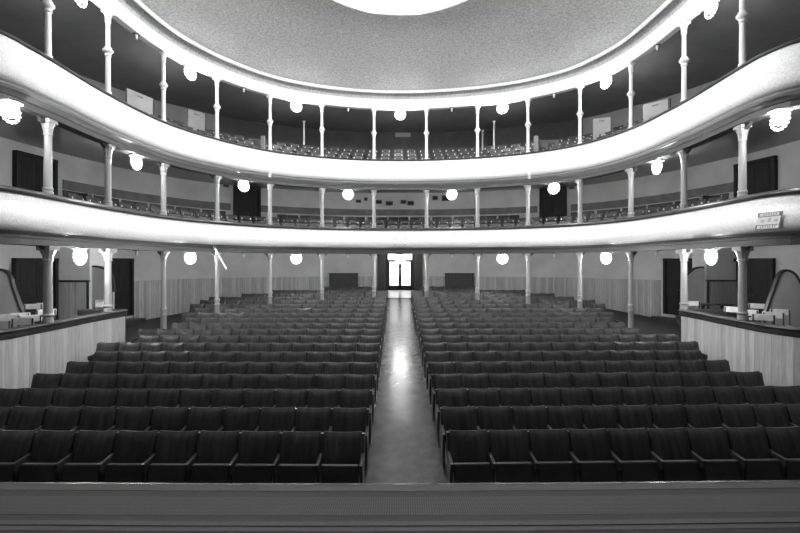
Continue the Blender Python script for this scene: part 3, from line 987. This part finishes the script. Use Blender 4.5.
# ---------------------------------------------------------------- box parapets
for pth, side in ((PL, 'left'), (PR, 'right')):
    t = thing('box_parapet', 'vertical board parapet with dark cap in front of the %s seating box' % side, 'parapet')
    bm = bmesh.new()
    sweep(bm, pth, [(0.01, low), (0.01, PAR_Z - 0.17), (-0.10, PAR_Z - 0.17), (-0.10, low)], closed=True)
    obj('board_panel', bm, 'parapet', t)
    bm = bmesh.new()
    zz = PAR_Z
    sweep(bm, pth, [(0.02, zz - 0.19), (0.04, zz - 0.13), (0.04, zz - 0.09), (0.07, zz - 0.07), (0.09, zz - 0.03), (0.075, zz), (-0.12, zz), (-0.12, zz - 0.05), (-0.07, zz - 0.08), (-0.07, zz - 0.19)], closed=True)
    obj('cap_rail', bm, 'cap_wood', t, smooth=True)
    # return of the parapet at its far end
    e = pth.p[-1] if side == 'left' else pth.p[0]
    sx = -1 if side == 'left' else 1
    bm = bmesh.new()
    zf_ = floor_z(0, e.y) - 0.1
    box(bm, (e.x + sx * 0.55, e.y + 0.0, (zf_ + PAR_Z - 0.17) / 2), (1.1, 0.12, PAR_Z - 0.17 - zf_))
    ep = obj('end_panel', bm, 'dark_wood', t)
    bm = bmesh.new()
    box(bm, (e.x + sx * 0.62, e.y, PAR_Z - 0.09), (1.25, 0.24, 0.17), bev=0.03)
    obj('end_cap', bm, 'cap_wood', ep)

# projecting wall blocks with ribbed panelling inside the boxes
for sx, side, y0 in ((-1, 'left', 14.2), (1, 'right', 14.6)):
    xa, xb = sx * 10.25 + (0.15 if sx > 0 else 0), sx * 11.75
    xm, w = (xa + xb) / 2, abs(xb - xa)
    t = thing('wall_pier', 'plaster pier with ribbed lower panel between the two doors of the %s box' % side, 'wall pier', (xm, y0, BOX_Z))
    hb = ZB - BOX_Z
    hp = CZ - 0.66 - BOX_Z
    bm = bmesh.new(); box(bm, (0, 0.35, hb / 2), (w, 0.7, hb)); obj('plaster_block', bm, 'pier_wall_lit' if sx < 0 else 'box_wall', t)
    bm = bmesh.new()
    uvl = bm.loops.layers.uv.verify()
    box(bm, (0, -0.02, hp / 2), (w - 0.06, 0.06, hp))
    for f in bm.faces:
        for lp_ in f.loops: lp_[uvl].uv = (lp_.vert.co.x, lp_.vert.co.z)
    obj('ribbed_panel', bm, 'ribbed' if sx < 0 else 'ribbed_dim', t)
    bm = bmesh.new(); box(bm, (0, -0.04, hp + 0.03), (w + 0.02, 0.12, 0.06), bev=0.01); obj('panel_cap', bm, 'dark_wood', t)
    bm = bmesh.new(); box(bm, (-sx * (w / 2 - 0.03), -0.045, hp / 2), (0.06, 0.05, hp)); obj('corner_post', bm, 'dark_wood', t)

# curved partitions dividing the boxes
def partition(label, x_wall, x_pts, y, mirror):
    """x_pts: outline points from the wall towards the house, top edge"""
    t = thing('box_partition', label, 'partition', (0, y, BOX_Z))
    pts = [(Vector((mirror * px_, pz))) for px_, pz in x_pts]
    top = catmull([(p.x, p.y) for p in pts], 0.08)
    bm = bmesh.new()
    out = [(p.x, p.y - BOX_Z) for p in top] + [(top[-1].x, 0.0), (mirror * x_wall, 0.0)]
    prism(bm, out, -0.03, 0.03)
    obj('panel', bm, 'box_wall', t)
    # coping: swept bar along the top edge
    bm = bmesh.new()
    rings = []
    for k, p in enumerate(top):
        a = top[max(0, k - 1)]; b = top[min(len(top) - 1, k + 1)]
        tt = (b - a).normalized(); nn = Vector((-tt.y, tt.x)) * (1 if mirror * 1 < 0 else -1)
        if nn.y < 0 and k == 0: pass
        q0 = p - nn * 0.02; q1 = p + nn * 0.04
        rings.append([bm.verts.new((q.x, yy, q.y - BOX_Z)) for q, yy in ((q0, -0.045), (q1, -0.045), (q1, 0.045), (q0, 0.045))])
    for r0, r1 in zip(rings, rings[1:]):
        for i in range(4):
            j = (i + 1) % 4
            bm.faces.new((r0[i], r0[j], r1[j], r1[i]))
    bm.faces.new(rings[0]); bm.faces.new(list(reversed(rings[-1])))
    obj('coping', bm, 'dark_wood', t, smooth=True)
    return t
partition('grey partition with dark sweeping top edge in front of the left box door', 11.6, [(11.6, 2.80), (10.6, 2.80), (10.28, 2.76), (10.14, 2.6), (10.08, 2.36), (9.98, 2.08), (9.86, 1.75), (9.74, 1.5), (9.6, 1.25)], 11.2, -1)
partition('grey partition with dark arched top edge in front of the right box door', 11.9, [(11.9, 1.6), (11.1, 1.72), (10.8, 2.0), (10.62, 2.36), (10.45, 2.66), (10.22, 2.77), (10.06, 2.68), (9.97, 2.45), (9.88, 2.2), (9.78, 1.92), (9.68, 1.6), (9.6, 1.3)], 11.4, 1)
partition('grey partition with curved dark top between the left pier and a ground column', 10.4, [(10.4, 2.83), (10.1, 2.84), (9.85, 2.76), (9.65, 2.58), (9.58, 2.35), (9.55, 2.0)], 14.35, -1)
partition('grey partition with curved dark top between the right pier and a ground column', 10.5, [(10.5, 2.80), (10.2, 2.80), (10.0, 2.70), (9.8, 2.5), (9.72, 2.25), (9.7, 1.9)], 14.75, 1)

# radiator covers on the back wall
for px, side in ((343.5, 'left'), (459.5, 'right')):
    p, n, rz = wall_frame(s_at_px(px))
    zb = CZ - 1.45
    t = thing('radiator_cover', 'dark framed radiator cover on the back wall, %s of the entrance' % side, 'radiator cover', (p.x + n.x * 0.06, p.y + n.y * 0.06, zb), rz, 'radiator covers')
    w, h = 1.36, 0.85
    bm = bmesh.new()
    box(bm, (-w / 2, -0.06, h / 2), (0.09, 0.16, h), bev=0.006); box(bm, (w / 2, -0.06, h / 2), (0.09, 0.16, h), bev=0.006)
    box(bm, (0, -0.06, h), (w + 0.14, 0.2, 0.07), bev=0.006)
    obj('frame', bm, 'dark_wood', t)
    bm = bmesh.new()
    box(bm, (0, -0.03, h / 2), (w, 0.05, h))
    for i in range(18):
        box(bm, (-w / 2 + 0.07 + i * (w - 0.14) / 17, -0.07, h / 2), (0.022, 0.03, h - 0.1))
    obj('grille', bm, 'beam', t)

# projection ports, vents
ports = [(358.5, 201.3, 0.22, 0.10), (366, 199.2, 0.13, 0.12), (379, 202, 0.26, 0.15), (389.3, 203.4, 0.32, 0.17), (403.3, 202, 0.24, 0.15), (410.5, 203.2, 0.28, 0.17), (434.8, 198, 0.25, 0.17), (445.5, 198.2, 0.32, 0.24)]
for k, (px, py, w, h) in enumerate(ports):
    p, n, rz = wall_frame(s_at_px(px))
    z = CZ + (HY - py) * p.y / F
    t = thing('wall_port', 'small dark projection port high on the lower balcony wall, %s from the left' % nth(k + 1), 'projection port', (p.x, p.y, z), rz, 'projection ports')
    bm = bmesh.new()
    for sg in (-1, 1):
        box(bm, (sg * (w / 2 + 0.015), -0.02, 0), (0.03, 0.06, h + 0.06)); box(bm, (0, -0.02, sg * (h / 2 + 0.015)), (w, 0.06, 0.03))
    obj('frame', bm, 'dado', t)
    bm = bmesh.new(); box(bm, (0, -0.005, 0), (w, 0.02, h)); obj('opening', bm, 'black', t)
for px, py, side in ((226, 186, 'left'), (572, 188, 'right')):
    p, n, rz = wall_frame(s_at_px(px))
    t = thing('wall_vent', 'small dark wall vent beside the %s dark door of the lower balcony' % side, 'vent', (p.x, p.y, CZ + (HY - py) * p.y / F), rz)
    bm = bmesh.new(); box(bm, (0, -0.015, 0), (0.26, 0.05, 0.12), bev=0.005); obj('frame', bm, 'dado', t)
    bm = bmesh.new()
    for i in range(3): box(bm, (0, -0.045, -0.035 + i * 0.035), (0.21, 0.015, 0.018))
    obj('louvre', bm, 'black', t)

# low end panels of the balcony back rows
for pxa, pxb, side in ((66, 91, 'left'), (700, 722, 'right')):
    px = (pxa + pxb) / 2
    d = 13.6 if side == 'left' else 14.0
    x = (px - 400) * d / F
    t = thing('row_end_screen', 'low grey end panel with dark top at the %s end of the balcony seats' % side, 'panel', (x, d, CZ + 1.25), -0.25 if side == 'left' else 0.25)
    bm = bmesh.new(); box(bm, (0, 0, 0.42), (0.78, 0.06, 0.84)); obj('panel', bm, 'beam', t)
    bm = bmesh.new(); box(bm, (0, 0, 0.87), (0.84, 0.12, 0.06), bev=0.01); obj('cap', bm, 'dark_wood', t)

# pale boxed panels and curved screens in the gallery
for (xa, ya, da, xb, yb, db, h, lab_) in ((127, 88, 14.5, 153, 98.5, 15.43, 1.2, 'large pale flat board standing in the gallery at the left side'),
                                  (188, 109.4, 17.0, 205, 113.5, 17.47, 0.85, 'small pale board standing in the gallery, left side'),
                                  (593, 118.7, 17.2, 610.5, 117, 17.0, 0.75, 'small pale board standing in the gallery, right side'),
                                  (643, 105, 15.41, 668, 98.5, 14.8, 1.0, 'large pale flat board standing in the gallery at the right side')):
    A_, B_ = pix(xa, ya, da), pix(xb, yb, db)
    m_ = (A_ + B_) / 2
    w = (B_ - A_).length
    rz = math.atan2(B_.y - A_.y, B_.x - A_.x)
    hh = h + 0.35
    t = thing('gallery_board', lab_, 'board', (m_.x, m_.y, m_.z - hh), rz, 'pale boards in the gallery')
    bm = bmesh.new(); box(bm, (0, 0.04, hh / 2), (w, 0.08, hh), bev=0.008); obj('board', bm, 'pale_panel', t)
    bm = bmesh.new(); box(bm, (0, -0.006, hh - 0.12), (0.20, 0.02, 0.05), bev=0.004); obj('slot', bm, 'dado', t)
    bm = bmesh.new(); box(bm, (w / 2 + 0.03, 0.04, hh / 2), (0.06, 0.09, hh)); obj('edge_post', bm, 'gallery_dado', t)
for sx, px, side in ((-1, 262, 'left'), (1, 537, 'right')):
    d = 17.6
    c = pix(px, 152, d)
    t = thing('stair_screen', 'dark curved stair screen with pale end post in the gallery, %s of centre' % side, 'screen', (c.x, c.y, c.z - 0.3))
    bm = bmesh.new()
    pts = [(0, 0), (sx * 0.35, 0.5), (sx * 0.8, 0.9), (sx * 1.3, 1.2)]
    q = catmull(pts, 0.15)
    vv = []
    for k, p in enumerate(q):
        hh = 0.82 + 0.35 * k / len(q)
        vv.append([bm.verts.new((p.x, p.y, 0)), bm.verts.new((p.x, p.y, hh)), bm.verts.new((p.x + 0.06, p.y + 0.05, hh)), bm.verts.new((p.x + 0.06, p.y + 0.05, 0))])
    for a, b in zip(vv, vv[1:]):
        for i in range(3): bm.faces.new((a[i], b[i], b[i + 1], a[i + 1]))
    bm.faces.new(vv[0]); bm.faces.new(vv[-1])
    obj('curved_panel', bm, 'gallery_wall', t, smooth=True)
    bm = bmesh.new(); box(bm, (-sx * 0.05, -0.03, 0.47), (0.16, 0.10, 0.95), bev=0.01); obj('end_post', bm, 'pale_panel', t)

# slanting pole at the beam, near the fourth column
t = thing('slanting_pole', 'thin white pole slanting down from the beam beside a ground column', 'pole')
a, b = pix(214.5, 247.5, 15.1), pix(226.5, 269, 15.1)
bm = bmesh.new(); tube(bm, [a, b], 0.03); obj('pole', bm, 'column', t, smooth=True)
bm = bmesh.new(); tube(bm, [a + Vector((-0.02, 0, 0.04)), a + (b - a) * 0.06], 0.045); obj('pole_clip', bm, 'socket', t, smooth=True)

# ---------------------------------------------------------------- plaque on the lower balcony front
s_ = FRONT.nearest((7.8, 9.05))
pa = pix(766.5, 221, 8.95)
bp, bn = FRONT.at(FRONT.nearest((7.75, 9.15)))
bp, bn = FRONT.at(FRONT.nearest((7.72, 8.80)))
t = thing('balcony_sign', 'small slanted white notice with grey lettered strips on the lower balcony front', 'sign',
          (bp.x + bn.x * 0.315, bp.y + bn.y * 0.315, CZ + 0.84), math.atan2(bn.y, bn.x) + PI / 2)
t.scale = (0.6, 1.0, 0.95)
def skew(bm, x0, x1, z0_, z1_, y, th=0.004, sk=0.32):
    prism(bm, [(x0 + sk * z0_, z0_), (x1 + sk * z0_, z0_), (x1 + sk * z1_, z1_), (x0 + sk * z1_, z1_)], y, y + th)
bm = bmesh.new(); skew(bm, -0.36, 0.36, -0.17, 0.17, -0.008, 0.016); obj('board', bm, 'poster_white', t)
bm = bmesh.new()
skew(bm, -0.37, 0.37, 0.165, 0.175, -0.014); skew(bm, -0.36, 0.36, 0.085, 0.097, -0.014); skew(bm, -0.37, 0.37, -0.175, -0.165, -0.014); skew(bm, -0.36, 0.36, -0.097, -0.085, -0.014)
skew(bm, 0.33, 0.37, -0.175, 0.175, -0.0145); skew(bm, -0.37, -0.33, 0.085, 0.175, -0.0145); skew(bm, -0.37, -0.33, -0.175, -0.085, -0.0145); skew(bm, 0.27, 0.33, 0.1, 0.165, -0.0145)
obj('border', bm, 'poster_grey', t)
bm = bmesh.new()
for zc_, xs in ((0.13, (-0.20, -0.13, -0.05, 0.02, 0.10, 0.17)), (-0.13, (-0.22, -0.15, -0.07, 0.0, 0.06, 0.14, 0.21))):
    for xx in xs:
        skew(bm, xx, xx + 0.012, zc_ - 0.022, zc_ + 0.022, -0.013); skew(bm, xx + 0.012, xx + 0.035, zc_ - 0.022 + 0.03 * (int(xx * 100) % 2), zc_ - 0.012 + 0.03 * (int(xx * 100) % 2), -0.013)
obj('lettering', bm, 'poster_grey', t)
bm = bmesh.new()
for xx in (-0.24, -0.04, 0.16): skew(bm, xx, xx + 0.10, -0.03, 0.025, -0.0125)
skew(bm, -0.01, 0.05, 0.0, 0.06, -0.0127)
obj('emblem', bm, 'poster_faint', t)

# ---------------------------------------------------------------- stage edge and runner
def dz(py): return 1.9 * F / (py - HY)
def stage_band(name, y_px0, y_px1, z0_, z1_, material, parent=None, bev=0):
    bm = bmesh.new()
    pts = [(-6.0, 3.695), (-3, 3.69), (-1.5, 3.675), (0, 3.675), (1.5, 3.69), (3, 3.72), (6, 3.76)]
    P_ = Path(catmull(pts, 0.3))
    o0 = 3.675 - dz(y_px0); o1 = 3.675 - dz(y_px1)
    sweep(bm, P_, [(o0, z0_), (o0, z1_), (o1, z1_), (o1, z0_)], closed=True)
    return obj(name, bm, material, parent)
ZS = CZ - 1.9
bm = bmesh.new()
P_ = Path(catmull([(-11.6, 3.70), (-3, 3.69), (-1.5, 3.675), (0, 3.675), (1.5, 3.69), (3, 3.72), (11.9, 3.80)], 0.3))
sweep(bm, P_, [(0.01, ZS - 1.25), (0.01, ZS - 0.02), (11.6, ZS - 0.02), (11.6, ZS - 1.25)], closed=True)
tag(obj('floor_stage', bm, 'stage'), 'dark stage floor ending at the curved apron edge', 'stage', kind='structure')
ns = stage_band('trim_9', 483.2, 484.6, ZS - 0.08, ZS + 0.0, 'nosing')
tag(ns, 'thin metal nosing along the front edge of the stage', 'nosing', kind='structure')
run = thing('carpet_runner', 'long woven grey runner with dark borders laid along the stage edge', 'runner', (0, 0, 0))
stage_band('binding', 484.6, 490.6, ZS - 0.02, ZS - 0.002, 'mat_binding', run)
stage_band('dark_edge', 490.6, 491.6, ZS - 0.02, ZS - 0.004, 'mat_edge', run)
stage_band('border', 491.6, 496.4, ZS - 0.02, ZS - 0.003, 'mat_border', run)
stage_band('woven_field', 496.4, 515, ZS - 0.02, ZS - 0.002, 'mat_weave', run)
stage_band('border', 515, 520.8, ZS - 0.02, ZS - 0.003, 'mat_border', run)
stage_band('binding', 520.8, 525.3, ZS - 0.02, ZS - 0.002, 'mat_binding', run)
stage_band('dark_edge', 525.3, 527, ZS - 0.02, ZS - 0.006, 'mat_edge', run)
stage_band('binding', 527, 531, ZS - 0.02, ZS - 0.002, 'mat_binding', run)
stage_band('dark_edge', 531, 545, ZS - 0.02, ZS - 0.004, 'mat_edge', run)

# ---------------------------------------------------------------- theatre seats
def back_bm(bm=None, off=Vector((0, 0, 0)), w=0.495, mi=0):
    """padded curved back; x across, y away from the stage, origin on the floor under its top edge"""
    bm = bm or bmesh.new()
    nx_, nz_ = 8, 7
    h0, h1 = 0.36, BACK_H
    fr, bk = [], []
    for j in range(nz_ + 1):
        v = j / nz_
        rowf, rowb = [], []
        for i in range(nx_ + 1):
            u = -1 + 2 * i / nx_
            x = u * w / 2 * (0.965 + 0.035 * v)
            z = h0 + (h1 - h0) * v
            lean = -0.17 * (1 - v)
            conc = 0.035 * (1 - u * u)                      # hollow of the back
            pad = 0.018 * (1 - u ** 4) * (1 - (2 * v - 1) ** 4)
            dip = -0.026 * (1 - u * u) * v ** 6
            rowf.append(bm.verts.new(off + Vector((x, lean + conc - pad - 0.045, z + dip - (0.016 if j == nz_ else 0)))))
            rowb.append(bm.verts.new(off + Vector((x, lean + conc + 0.012, z + dip - (0.004 if j == nz_ else 0)))))
        fr.append(rowf); bk.append(rowb)
    topm = [bm.verts.new((fr[-1][i].co + bk[-1][i].co) / 2 + Vector((0, -0.004, 0.014))) for i in range(nx_ + 1)]
    fs = []
    for j in range(nz_):
        for i in range(nx_):
            fs.append(bm.faces.new((fr[j][i], fr[j][i + 1], fr[j + 1][i + 1], fr[j + 1][i])))
            fs.append(bm.faces.new((bk[j][i + 1], bk[j][i], bk[j + 1][i], bk[j + 1][i + 1])))
    for i in range(nx_):
        fs.append(bm.faces.new((fr[-1][i], fr[-1][i + 1], topm[i + 1], topm[i])))
        fs.append(bm.faces.new((topm[i], topm[i + 1], bk[-1][i + 1], bk[-1][i])))
        fs.append(bm.faces.new((fr[0][i + 1], fr[0][i], bk[0][i], bk[0][i + 1])))
    for e in (0, nx_):
        for j in range(nz_):
            fs.append(bm.faces.new((fr[j][e], fr[j + 1][e], bk[j + 1][e], bk[j][e])))
        fs.append(bm.faces.new((fr[-1][e], topm[e], bk[-1][e])))
    for f in fs:
        f.material_index = mi; f.smooth = True
    return bm

def cushion_bm(bm=None, off=Vector((0, 0, 0)), mi=0):
    bm = bm or bmesh.new()
    rot = Matrix.Rotation(math.radians(-8), 4, 'X')
    box(bm, off + Vector((0, -0.295, 0.345)), (0.455, 0.075, 0.34), rot, bev=0.02, mi=mi)
    return bm

def arm_bm(bm=None, off=Vector((0, 0, 0)), mi=0):
    bm = bm or bmesh.new()
    box(bm, off + Vector((0, -0.235, 0.545)), (0.042, 0.29, 0.03), Matrix.Rotation(math.radians(4), 4, 'X'), bev=0.01, mi=mi)
    return bm

def standard_bm(bm=None, off=Vector((0, 0, 0)), mi=0, end=False):
    bm = bm or bmesh.new()
    w = 0.018 if not end else 0.026
    prof = [(-0.42, 0), (-0.02, 0), (-0.05, 0.06), (-0.09, 0.30), (-0.03, 0.60), (0.012, BACK_H - 0.02), (-0.045, BACK_H - 0.02), (-0.10, 0.58), (-0.36, 0.53), (-0.37, 0.47), (-0.33, 0.42), (-0.30, 0.20), (-0.36, 0.05)]
    a = [bm.verts.new(off + Vector((-w, y, z))) for y, z in prof]
    b = [bm.verts.new(off + Vector((w, y, z))) for y, z in prof]
    fs = [bm.faces.new(a), bm.faces.new(list(reversed(b)))]
    for i in range(len(prof)):
        j = (i + 1) % len(prof)
        fs.append(bm.faces.new((a[i], b[i], b[j], a[j])))
    for f in fs: f.material_index = mi
    return bm

PITCH = 0.53
row_d = lambda n: 5.56 + 0.824 * (n - 1)
N_L = {1: 10, 2: 12, 3: 12, 4: 12, 5: 12, 6: 12, 7: 13, 8: 12, 9: 13, 10: 12, 11: 13, 12: 13, 13: 13, 14: 14, 15: 14, 16: 14, 17: 12, 18: 10, 19: 6}
N_R = {1: 9, 2: 11, 3: 12, 4: 12, 5: 12, 6: 12, 7: 13, 8: 13, 9: 12, 10: 12, 11: 12, 12: 13, 13: 13, 14: 14, 15: 14, 16: 13, 17: 12, 18: 10, 19: 6}
N_ROWS_THINGS = 12

def seat_spots(side, n):
    out = []
    cnt = (N_L if side == 'left' else N_R)[n]
    d0 = row_d(n)
    for k in range(cnt):
        if side == 'left':
            x = -0.47 - 0.007 * (d0 - 5.56) - PITCH * (k + 0.5)
            d = d0 + 0.010 * (abs(x) - 0.5)
            rz = 0.010
        else:
            x = 0.625 - 0.007 * (d0 - 5.56) + PITCH * 0.985 * (k + 0.5)
            d = d0 + 0.04 + 0.026 * (x - 0.6)
            rz = -0.026
            rz = 0.026
        if side == 'left': rz = -0.010
        clash = False
        for cx, cy in COLXY:
            if abs(cx - x) < 0.42 and -0.22 < cy - (d - 0.2) < 0.45: clash = True
        if n == 19 and k < 1: clash = True
        if not clash:
            out.append((k, x, d, floor_z(x, d0), rz))
    return out

proto = None
end_proto = None
def new_seat(end):
    t = thing('theatre_seat', '', 'seat', (0, 0, 0), 0, 'tip-up seats of the auditorium rows')
    obj('backrest', back_bm(), 'leather', t, smooth=True)
    obj('folded_seat', cushion_bm(), 'seat_under', t)
    return t
pr = {}
for side in ('left', 'right'):
    sx = -1 if side == 'left' else 1
    for last in (False, True):
        t = new_seat(last)
        # standard on the aisle side of the seat; the outermost seat of a row has one on both sides
        spots = [-sx * PITCH / 2] + ([sx * PITCH / 2] if last else [])
        for sxx in spots:
            st = obj('standard', standard_bm(off=Vector((sxx, 0, 0))), 'iron', t)
            obj('armrest', arm_bm(off=Vector((sxx, 0, 0))), 'arm_wood', st)
        pr[(side, last)] = t
used = set()
for n in range(1, N_ROWS_THINGS + 1):
    for side in ('left', 'right'):
        sp = seat_spots(side, n)
        for q, (k, x, d, z, rz) in enumerate(sp):
            last = q == len(sp) - 1
            rowtxt = 'front row' if n == 1 else '%s row from stage' % nth(n)
            labl = 'dark leather tip-up seat, %s block, %s, %s from the aisle' % (side, rowtxt, nth(k + 1))
            root = pr[(side, last)]
            grp = 'tip-up seats, row %d of the %s block' % (n, side)
            if (side, last) not in used:
                used.add((side, last))
                root.location = (x, d, z); root.rotation_euler = (0, 0, rz); root['label'] = labl; root['group'] = grp
            else:
                dup(root, (x, d, z), rz, labl, grp)
# the small far rows as one object
bm = bmesh.new()
for n in range(N_ROWS_THINGS + 1, 20):
    for side in ('left', 'right'):
        sx = -1 if side == 'left' else 1
        for (k, x, d, z, rz) in seat_spots(side, n):
            o_ = Vector((x, d, z))
            back_bm(bm, o_, mi=0)
            cushion_bm(bm, o_, mi=1)
            standard_bm(bm, o_ + Vector((-sx * PITCH / 2, 0, 0)), mi=2)
            arm_bm(bm, o_ + Vector((-sx * PITCH / 2, 0, 0)), mi=3)
far = obj('far_theatre_seats', bm, ['leather', 'seat_under', 'iron', 'arm_wood'])
tag(far, 'small far rows of dark tip-up seats below the lower balcony', 'seats', kind='stuff')

# ---------------------------------------------------------------- balcony chairs
def chair_bm(w=0.46, h=0.86, settee=False):
    bm = bmesh.new()
    sh = 0.44
    for sg in (-1, 1):
        tube(bm, [(sg * (w / 2 - 0.03), 0.10, 0), (sg * (w / 2 - 0.03), 0.08, sh), (sg * (w / 2 - 0.02), 0.16, h)], 0.018, 6)
        tube(bm, [(sg * (w / 2 - 0.03), -0.28, 0), (sg * (w / 2 - 0.03), -0.26, sh)], 0.018, 6)
        # small pale plate at the side of the back
        box(bm, (sg * (w / 2 - 0.07), 0.085, h - 0.13), (0.05, 0.035, 0.075), bev=0.008, mi=1)
    box(bm, (0, -0.09, sh), (w, 0.42, 0.035), bev=0.01)
    rot = Matrix.Rotation(math.radians(-12), 4, 'X')
    box(bm, (0, 0.145, h - 0.08), (w, 0.028, 0.17), rot, bev=0.01)
    box(bm, (0, 0.115, h - 0.27), (w - 0.06, 0.022, 0.12), rot, bev=0.008)
    return bm

def rows_on(t_, z, lo, hi, pitch, first, group, label, jitter=0.0):
    pth = blend_path(t_)
    a, b = pth.nearest(lo), pth.nearest(hi)
    n = int((b - a) / pitch)
    step = (b - a) / n
    for k in range(n + 1):
        p, nn = pth.at(a + step * k)
        rz = math.atan2(nn.y, nn.x) + PI / 2
        loc = (p.x, p.y, z)
        lb = label % nth(k + 1)
        if k == 0 and not first.get('placed'):
            first.location = loc; first.rotation_euler = (0, 0, rz); first['label'] = lb; first['group'] = group; first['placed'] = 1
        else:
            c = first.copy(); COL.objects.link(c)
            c.location = loc; c.rotation_euler = (0, 0, rz); c['label'] = lb; c['group'] = group

me_ch = obj('balcony_chair', chair_bm(h=0.94, w=0.50), ['chair', 'chair_tag'])
tag(me_ch, '', 'chair', 'x')
rows_on(0.20, CZ + 0.72, (-8.3, 11.6), (8.4, 12.2), 0.56, me_ch, 'balcony chairs along the rail', 'dark wooden chair on the lower balcony along the rail, %s from the left end')
rows_on(0.49, CZ + 1.05, (-9.4, 12.6), (9.6, 13.2), 0.60, me_ch, 'balcony chairs in the middle tier', 'dark wooden chair on the lower balcony middle tier, %s from the left end')
# dark settees against the wall, with two lobes to the back
def settee(t_, z, lo, hi, pitch, label):
    pth = blend_path(t_)
    a, b = pth.nearest(lo), pth.nearest(hi)
    n = int((b - a) / pitch); step = (b - a) / n
    root = None
    for k in range(n + 1):
        p, nn = pth.at(a + step * k)
        # leave the doorways free
        sw = WALL.nearest(p)
        if D2L[0] - 0.45 < sw < D2L[1] + 0.45 or D2R[0] - 0.45 < sw < D2R[1] + 0.45: continue
        rz = math.atan2(nn.y, nn.x) + PI / 2
        lb = label % nth(k + 1)
        if root is None:
            root = thing('balcony_settee', lb, 'settee', (p.x, p.y, z), rz, 'settees along the balcony wall')
            w = pitch - 0.05
            bm = bmesh.new()
            for sg in (-1, 1): box(bm, (sg * w / 4, 0.10, 0.66), (w / 2 - 0.012, 0.05, 0.56), Matrix.Rotation(math.radians(-8), 4, 'X'), bev=0.02)
            obj('backrest', bm, 'chair', root)
            bm = bmesh.new(); box(bm, (0, -0.14, 0.43), (w, 0.44, 0.06), bev=0.015); obj('seat', bm, 'chair', root)
            for sg in (-1, 1):
                bm = bmesh.new(); box(bm, (sg * (w / 2 - 0.02), -0.1, 0.24), (0.04, 0.44, 0.48), bev=0.01); obj('end_frame', bm, 'iron', root)
        else:
            dup(root, (p.x, p.y, z), rz, lb)
settee(0.80, CZ + 1.34, (-10.3, 14.0), (10.5, 14.6), 1.06, 'dark two-place settee against the lower balcony wall, %s from the left end')

me_g = obj('gallery_chair', chair_bm(h=0.88), ['gallery_chair', 'chair_tag'])
tag(me_g, '', 'chair', 'x')
for t_, z, nm in ((0.15, CZ + 3.85, 'front'), (0.36, CZ + 4.22, 'second'), (0.57, CZ + 4.6, 'third')):
    rows_on(t_, z, (-7.9 - t_ * 3, 11.4), (8.1 + t_ * 3, 12.0), 0.60, me_g, 'gallery chairs, %s tier' % nm, 'dim wooden gallery chair, ' + nm + ' tier above the upper rail, %s from the left end')

# ---------------------------------------------------------------- chairs and tables in the boxes
def box_chair():
    t = thing('box_chair', '', 'chair')
    bm = bmesh.new(); box(bm, (0, 0, 0.45), (0.40, 0.40, 0.035), bev=0.012); obj('seat', bm, 'pale_wood', t)
    bm = bmesh.new(); box(bm, (0, 0.215, 0.80), (0.42, 0.025, 0.15), Matrix.Rotation(math.radians(-8), 4, 'X'), bev=0.01); obj('backrest', bm, 'pale_wood', t)
    for sx in (-1, 1):
        bm = bmesh.new(); tube(bm, [(sx * 0.175, 0.20, 0), (sx * 0.18, 0.17, 0.45), (sx * 0.185, 0.205, 0.86)], 0.016, 8); obj('leg', bm, 'arm_wood', t, smooth=True)
        bm = bmesh.new(); tube(bm, [(sx * 0.175, -0.19, 0), (sx * 0.17, -0.17, 0.45)], 0.016, 8); obj('leg', bm, 'arm_wood', t, smooth=True)
    return t
bc = box_chair()
spots = [(4, 312, 9.6, 'left'), (14, 314, 9.9, 'left'), (28, 317.5, 9.5, 'left'), (16.5, 318, 9.0, 'left'), (31, 307.5, 12.1, 'left'), (43, 312.5, 10.7, 'left'), (40, 305.5, 12.4, 'left'), (101, 306.5, 12.6, 'left'), (98, 302, 13.4, 'left'),
         (750, 314, 10.6, 'right'), (758, 308, 12.2, 'right'), (764, 320, 9.7, 'right'), (776, 317, 10.1, 'right'), (785, 313, 10.7, 'right'), (734, 314, 11.3, 'right'), (692, 306, 13.0, 'right')]
where_b = ['outermost in the left box', 'second from the outside in the left box', 'nearest the column in the left box front', 'closest to the stage in the left box', 'before the dark door of the left box', 'beside the column in the left box', 'furthest back before the left box door',
           'behind the second ground column, left side', 'by the curved partition behind the second ground column, left side',
           'beside the column in the right box', 'before the dark door of the right box', 'closest to the stage in the right box', 'in the middle of the right box front', 'by the arched partition in the right box', 'inward of the column in the right box', 'behind the second ground column, right side']
for k, (px, py, d, side) in enumerate(spots):
    x = (px - 400) * d / F
    rz = (0.45 if side == 'left' else -0.45) + random.uniform(-0.25, 0.25)
    lb = 'pale wooden box chair, ' + where_b[k]
    if k == 0:
        bc.location = (x, d, BOX_Z); bc.rotation_euler = (0, 0, rz); bc['label'] = lb; bc['group'] = 'pale chairs in the boxes'
    else:
        dup(bc, (x, d, BOX_Z), rz, lb, 'pale chairs in the boxes')
tb = None
for px, d, lb in ((703, 13.7, 'small dark pedestal table by the right curved partition'), (722, 13.7, 'small dark pedestal table before the right ribbed panel')):
    loc = ((px - 400) * d / F, d, BOX_Z)
    if tb is None:
        tb = thing('pedestal_table', lb, 'table', loc, 0, 'small tables in the right box')
        bm = bmesh.new(); lathe(bm, [(0.30, 0.70), (0.32, 0.715), (0.32, 0.73), (0.30, 0.745)], 24); obj('tabletop', bm, 'dark_wood', tb, smooth=True)
        bm = bmesh.new(); lathe(bm, [(0.04, 0.04), (0.03, 0.3), (0.05, 0.7)], 12); obj('pedestal', bm, 'iron', tb, smooth=True)
        bm = bmesh.new(); lathe(bm, [(0.22, 0), (0.22, 0.02), (0.05, 0.06)], 20); obj('base', bm, 'iron', tb, smooth=True)
    else:
        dup(tb, loc, 0, lb)
